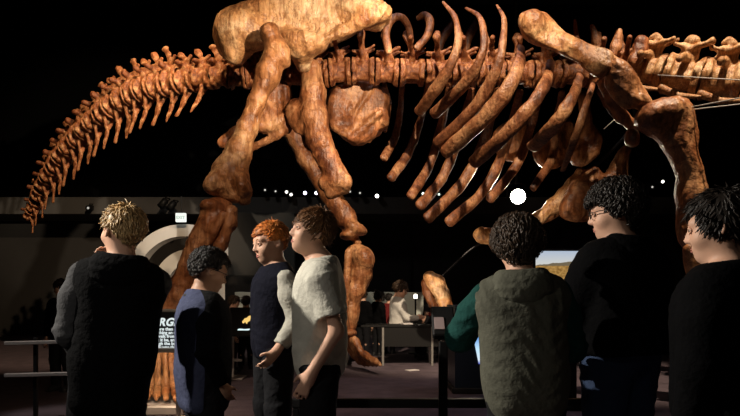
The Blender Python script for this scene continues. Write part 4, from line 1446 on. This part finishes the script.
yM = 5.6
xa, xb = W(536, 0, yM)[0], W(612, 0, yM)[0]
za, zb_ = W(0, 308, yM)[2], W(0, 251, yM)[2]
t = thing('display_monitor', 'lit monitor showing a golden grass landscape under pale sky', 'monitor', ((xa + xb) / 2, yM, 0))
b = MB(); b.box((0, .04, (za + zb_) / 2), (xb - xa + .04, .06, zb_ - za + .04), None, .008); b.build('casing', BLACKP, t)
b = MB(); b.box((0, .006, (za + zb_) / 2), (xb - xa, .012, zb_ - za)); b.build('screen', screen_mat('landscape_picture', landscape), t)
b = MB(); b.box((0, .08, za / 2), (.09, .05, za), None, .006); b.box((0, .08, .015), (.5, .4, .03), None, .008); b.build('stand', HOUS, t)


def bluegrad(nt):
    N, L = nt.nodes.new, nt.links.new
    tc = N('ShaderNodeTexCoord'); sp = N('ShaderNodeSeparateXYZ'); L(tc.outputs['Generated'], sp.inputs[0])
    r = N('ShaderNodeValToRGB')
    e = r.color_ramp.elements
    e[0].position, e[0].color = 0, (.05, .08, .6, 1)
    e[1].position, e[1].color = 1, (.06, .06, .40, 1)
    for p_, c_ in ((.10, (.75, .88, 1)), (.35, (.55, .82, 1)), (.62, (.12, .36, .85))):
        k = e.new(p_); k.color = (*c_, 1)
    L(sp.outputs['Z'], r.inputs['Fac'])
    return r.outputs['Color']


yK = 6.4
xa, xb = W(455, 0, yK)[0], W(532, 0, yK)[0]
zt = W(0, 306, yK)[2]
t = thing('exhibit_kiosk', 'blue-black exhibit kiosk with glowing blue and white screen behind the child in olive', 'kiosk', ((xa + xb) / 2, yK, 0))
hw = (xb - xa) / 2
b = MB()
vs = [(-hw, 0, 0), (hw, 0, 0), (hw, .7, 0), (-hw, .7, 0), (-hw + .0, .0, zt), (hw - .04, .0, zt), (hw - .04, .66, zt), (-hw + .0, .66, zt)]
b.add(vs, [(0, 3, 2, 1), (4, 5, 6, 7), (0, 1, 5, 4), (1, 2, 6, 5), (2, 3, 7, 6), (3, 0, 4, 7)])
b.build('cabinet', KIOSK, t)
b = MB()
sx0, sx1 = W(470, 0, yK)[0] - t.location[0], hw - .08
s0, s1 = W(0, 364, yK)[2], W(0, 321, yK)[2]
b.add([(sx0 + .09, -.012, s0), (sx1, -.012, s0), (sx1, -.012, s1), (sx0, -.012, s1), (sx0 + .09, .0, s0), (sx1, .0, s0), (sx1, .0, s1), (sx0, .0, s1)],
      [(0, 1, 2, 3), (7, 6, 5, 4), (0, 4, 5, 1), (1, 5, 6, 2), (2, 6, 7, 3), (3, 7, 4, 0)])
b.build('screen', screen_mat('blue_picture', bluegrad), t)
b = MB(); b.box((0, .35, .03), (2 * hw + .06, .76, .06), None, .01); b.build('kick_plate', DARKP, t)

# picture screen on a pale pole
yP2 = 7.5
c = W(244, 322, yP2)
t = thing('picture_screen', 'small black screen with yellow and white pictures between the curly and red-haired boys', 'screen', (c[0], yP2, 0))
w_, h_ = M(28, yP2), M(29, yP2)
b = MB(); b.box((0, 0, c[2]), (w_, .06, h_), rotm(pitch=-10), .008); b.build('casing', BLACKP, t)
yel = glow('yellow_picture', (.95, .62, .18), 1.0)
whi = glow('white_picture', (.75, .95, 1.0), .95)
b = MB()
pl = smooth_poly([(-4.5, -.5), (-3.5, -2.2), (-1.5, -1), (0, -2.8), (1, -1), (3, .2), (5, 2.5), (4.6, 5), (2.5, 5.4), (0, 3.4), (-2, 2.8), (-3.2, 1.2)], 3) * M(1, yP2)
def slab(b, pl, cx, y, cz, th=.006):
    n = len(pl)
    b.add([(cx + a, y, cz + d) for a, d in pl] + [(cx + a, y + th, cz + d) for a, d in pl], [tuple(range(n)), tuple(range(2 * n - 1, n - 1, -1))] + [(i, i + n, (i + 1) % n + n, (i + 1) % n) for i in range(n)])
slab(b, pl, M(3.5, yP2), -.048, c[2] + M(1, yP2)); b.build('lit_picture', yel, t)
b = MB()
pl = smooth_poly([(-6, -1), (-4, -3), (0, -1.5), (5, 0), (6, 1.8), (1, 1.4), (-3, 1.8), (-5.5, 1.4)], 3) * M(1, yP2)
slab(b, pl, M(.5, yP2), -.048, c[2] - M(8.2, yP2)); b.build('lit_picture', whi, t)
zc = W(0, 360, yP2)[2]
b = MB(); b.loft([(M(-12, yP2), .02, 0.02), (M(-12, yP2), .02, c[2] - h_ * .3)], .022, 10); b.box((M(-12, yP2), .02, .012), (.3, .3, .024), None, .006); b.build('pole', LIGHTG, t)
b = MB(); b.box((M(-10, yP2), -.02, zc), (M(17, yP2), .03, M(2.6, yP2)), None, .004); b.build('crossbar', LIGHTG, t)
b = MB(); b.box((M(-6, yP2), .02, c[2] - h_ * .3), (M(14, yP2), .03, .05), None, .004); b.build('bracket', HOUS, t)

# ---- low white display board along the back and the long table
t = thing('display_board', 'long low white display board behind the seated people', 'board', (W(335, 0, 11.4)[0], 11.4, 0))
b = MB(); b.box((0, 0, .80), (M(200, 11.4), .05, .5), None, .006); b.build('white_panel', PANELW, t)
for sx in (-.48, 0, .48):
    b = MB(); b.box((sx * M(200, 11.4), .05, .5), (.06, .05, 1.0), None, .004); b.box((sx * M(200, 11.4), .05, .01), (.08, .4, .02), None, .004); b.build('leg', HOUS, t)
yT2 = 8.9
xa, xb = W(343, 0, yT2)[0], W(441, 0, yT2)[0]
zt = W(0, 325, yT2)[2]
t = thing('long_table', 'long low black table with front panel and metal legs before the woman in white', 'table', ((xa + xb) / 2, yT2, 0))
b = MB(); b.box((0, .17, zt - .015), (xb - xa, .45, .03), None, .005); b.build('table_top', DARKP, t)
b = MB(); b.box((M(18, yT2), -.03, zt - .17), (M(56, yT2), .025, .28), None, .004); b.build('front_panel', DARKP, t)
for px in (346, 383, 432):
    for yy in (-.03, .36):
        b = MB(); b.box((W(px, 0, yT2)[0] - t.location[0], yy, (zt - .03) / 2), (.028, .028, zt - .03)); b.build('leg', ALU, t)
b = MB(); c = W(407, 323, yT2 + .05); b.box((c[0], yT2 + .12, zt + .012), (.15, .11, .022), rotm(yaw=20), .003)
tag(b.build('papers', PAPER), 'small white pad of paper on the long table before the woman in white', 'paper')
b = MB(); c = W(412, 367, 8.35); b.box((c[0], 8.3, .004), (.16, .11, .008), rotm(yaw=30), .001)
tag(b.build('dropped_paper', PAPER), 'scrap of white paper on the floor under the long table', 'paper')

# ---- lamps: the big stage lamp shining this way, a small lamp by the crowd, and the row of distant spotlights
LENS = glow('lamp_lens', (1, .95, .84), 40)
yB2 = 9.6
c = W(518, 196.5, yB2)
t = thing('stage_lamp', 'dazzling round stage lamp glaring between the ribs above the bushy-haired child', 'lamp', tuple(c))
r_ = M(7.5, yB2)
dr = unit(A(.25, -.2, 1.3) - c)
b = MB(); b.lathe((0, 0, 0), [(r_ * .5, -.02), (r_ * .92, -.018), (r_ * .96, 0), (r_ * .8, .02), (r_ * .4, .035), (.001, .04)], dr, 24); b.build('lens', LENS, t, True)
b = MB(); b.lathe((0, 0, 0), [(r_ * .5, -.32), (r_ * .8, -.28), (r_ * 1.02, -.05), (r_ * 1.08, -.002), (r_ * .98, -.002), (r_ * .9, -.03), (.002, -.03)], dr, 24); b.build('housing', HOUS, t, True)
b = MB(); b.loft([(-r_ * 1.2, .12, 0), (-r_ * 1.2, .12, .2), (0, .12, .24), (r_ * 1.2, .12, .2), (r_ * 1.2, .12, 0)], .012, 8); b.loft([(0, .12, .22), (0, .12, 8 - c[2])], .02, 8); b.build('bracket', HOUS, t)
LAMP_AT, LAMP_DIR = c + dr * .06, dr
c = W(415.5, 296.5, 10.6)
t = thing('small_lamp', 'small bright bare lamp on a stand among the seated people', 'lamp', (c[0], c[1], 0))
b = MB(); b.lathe((0, 0, c[2]), [(.002, -.04), (.026, -.03), (.036, 0), (.026, .03), (.002, .04)], (0, 0, 1), 14); b.build('bulb', glow('bulb', (1, .9, .72), 14), t, True)
b = MB(); b.loft([(0, 0, .02), (0, 0, c[2] - .04)], .014, 8); b.lathe((0, 0, 0), [(.13, 0), (.13, .02), (.03, .035)], (0, 0, 1), 18); b.build('stand', HOUS, t)
dots = [(88, 208, 1.3, .5, 'tiny spotlight glinting alone left of the blond boy, above his shoulder'), (201, 207.5, 1.1, .5, 'tiny spotlight just left of the near knee, right of the exit sign'),
        (265, 190, 1.0, .8, 'faint leftmost spotlight of the row right of the near knee'), (275.5, 191.3, 1.0, .8, 'faint spotlight, second from left in the row right of the near knee'),
        (286.5, 192, 1.7, 3, 'bright spotlight, upper of the close pair above the red-haired boy'), (291, 194.6, 1.7, 3, 'bright spotlight, lower of the close pair above the red-haired boy'),
        (305, 193, 2.0, 6, 'bright violet-white spotlight above the brown-haired boy, left of two'), (316.3, 193, 2.0, 6, 'bright violet-white spotlight above the brown-haired boy, right of two'),
        (350, 191.6, 1.1, .8, 'faint spotlight just right of the far thigh bone'), (360, 193, 1.0, .8, 'faint spotlight between the far thigh bone and a brighter spotlight'),
        (377, 196, 2.1, 8, 'bright spotlight left of the hanging rib tips'), (423, 193.6, 1.5, 2.5, 'greenish spotlight just right of the third far rib tip'), (439, 194.4, 1.3, 1.5, 'greenish spotlight among the lower rib tips'),
        (652.5, 187, 1.1, .6, 'faint lower spotlight left of the near upper arm bone'), (663, 181.6, 1.7, 4, 'bright upper spotlight left of the near upper arm bone')]
for i, (px, py, rr, e, lab) in enumerate(dots):
    y = 13.35
    c = W(px, py, y)
    t = thing('ceiling_spotlight', lab, 'spotlight', tuple(c), 0, 'distant spotlights along the bulkhead')
    col = (.86, .8, 1) if 300 < px < 320 else ((.85, 1, .85) if 420 < px < 445 else (1, .95, .85))
    d = unit(A(.15 * math.sin(i), -1, -.25))
    r_ = M(rr, y) * .85
    b = MB(); b.lathe((0, 0, 0), [(r_, -.01), (r_, .0), (r_ * .6, .008), (.001, .01)], d, 12); b.build('lens', glow('spot_lens', col, e), t, True)
    b = MB(); b.lathe((0, 0, 0), [(.03, -.2), (.055, -.17), (.055, .012), (max(r_ * 1.05, .045), .012), (max(r_ * 1.02, .04), -.012), (.001, -.012)], d, 14); b.loft([(0, .06, .03), (0, .08, .10), (0, .27, .12)], .01, 6); b.build('housing', HOUS, t, True)
for px, py, lab in ((163, 203.5, 'dark unlit track spotlight on the bulkhead above the arches, left of two'), (171.5, 206, 'dark unlit track spotlight on the bulkhead above the arches, right of two')):
    c = W(px, py, 13.2)
    t = thing('track_spotlight', lab, 'spotlight', tuple(c), 0, 'unlit track spotlights')
    b = MB(); b.lathe((0, 0, 0), [(.05, -.12), (.075, -.08), (.075, .10), (.06, .10), (.002, .07)], unit((-.5, -.4, -.8)), 14); b.build('housing', HOUS, t, True)
    b = MB(); b.loft([(0, 0, .02), (.02, .1, .14), (.02, .42, .16)], .014, 6); b.build('bracket', HOUS, t)
# ================================================================ camera and lights
cam = bpy.data.cameras.new('camera')
cam.sensor_width = 36
cam.lens = 36 * F / 740
cam.shift_y = (HY - 208) / 740
cam.clip_end = 100
co_ = bpy.data.objects.new('camera', cam)
COL.objects.link(co_)
co_.location = (0, 0, CAMZ)
co_.rotation_euler = (math.pi / 2, 0, 0)
SC.camera = co_


def spot(name, loc, at, watts, size, col=(1, 1, 1), blend=.5, radius=.12):
    l = bpy.data.lights.new(name, 'SPOT')
    l.energy, l.spot_size, l.spot_blend, l.color, l.shadow_soft_size = watts, math.radians(size), blend, col, radius
    o = bpy.data.objects.new(name, l)
    COL.objects.link(o)
    o.location = loc
    o.rotation_euler = (Vector(at) - Vector(loc)).to_track_quat('-Z', 'Y').to_euler()
    return o


WARM = (1, .80, .58)
ORANGE = (1, .55, .28)
spot('hip_spot', (2.5, 1.1, 3.3), (-.6, 6.3, 3.35), 2900, 26, WARM, .6, .04)
spot('body_spot', (.9, 1.2, 7.2), (.95, 6.8, 2.9), 4100, 25, WARM, .6, .04)
spot('shoulder_spot', (3.4, 4.6, 7.5), (3.1, 6.2, 3.6), 2300, 31, WARM, .6, .05)
spot('tail_spot', (-1.2, 3.6, 5.6), (-3.5, 8.0, 3.0), 1600, 42, (1, .72, .46), .6, .04)
spot('leg_spot', (-1.0, .8, 5.4), (-.9, 6.4, 1.6), 600, 40, (1, .74, .54), .6, .06)
spot('child_spot', (-3.7, 2.7, 3.0), (-.3, 2.9, 1.2), 900, 40, (1, .92, .80), .5, .04)
spot('front_spot', (-2.3, .75, 1.68), (-.2, 3.0, 1.15), 34, 60, (1, .92, .82), .6, .04)
spot('overhead_fill', (-.8, -1.5, 4.6), (.2, 3.0, .8), 20, 60, (1, .92, .82), .6, .3)  # unseen fill lamp added to lift the backs turned this way
spot('stage_lamp_beam', tuple(LAMP_AT), tuple(LAMP_AT + LAMP_DIR), 170, 60, (1, .82, .6), .8, .06)
spot('floor_wash', (.8, 6.2, 7.5), (.6, 6.6, 0), 230, 40, (1, .84, .95), .8, .3)
spot('arch_spot', (-3.4, 10.2, 4.6), (-3.6, 13.2, 1.6), 150, 40, (1, .93, .84), .7, .1)
spot('board_spot', (-.6, 9.2, 4.2), (-1.2, 11.4, .9), 60, 60, (.95, 1, .9), .7, .1)
spot('wall_wash', (-2.5, 9.5, 5.5), (-2.5, 14.5, 1.9), 50, 90, (1, .95, .9), .8, .3)
spot('rail_spot', (-3.2, 3.6, 4.5), (-2.6, 5.0, .5), 260, 18, (1, .92, .85), .6, .1)
spot('forefoot_spot', (.35, 7.3, .25), (1.35, 8.45, 1.65), 110, 55, WARM, .5, .05)
l = bpy.data.lights.new('foot_fill', 'AREA')  # unseen area lamp added below the panel to brighten the foot bones
l.energy, l.shape, l.size, l.size_y, l.color = 5, 'RECTANGLE', .4, .05, (1, .75, .5)
o = bpy.data.objects.new('foot_fill', l)
COL.objects.link(o)
o.location = (W(163, 0, 5.1)[0], 5.08, W(0, 355, 5.08)[2])
o.rotation_euler = (math.radians(35), 0, 0)
w = bpy.data.worlds.new('world')
SC.world = w
w.use_nodes = True
w.node_tree.nodes['Background'].inputs['Color'].default_value = (.02, .018, .016, 1)
w.node_tree.nodes['Background'].inputs['Strength'].default_value = .05
SC.view_settings.view_transform = 'Standard'
SC.view_settings.look = 'None'
SC.view_settings.exposure = 0
SC.view_settings.gamma = 1
SC.view_settings.use_curve_mapping = False
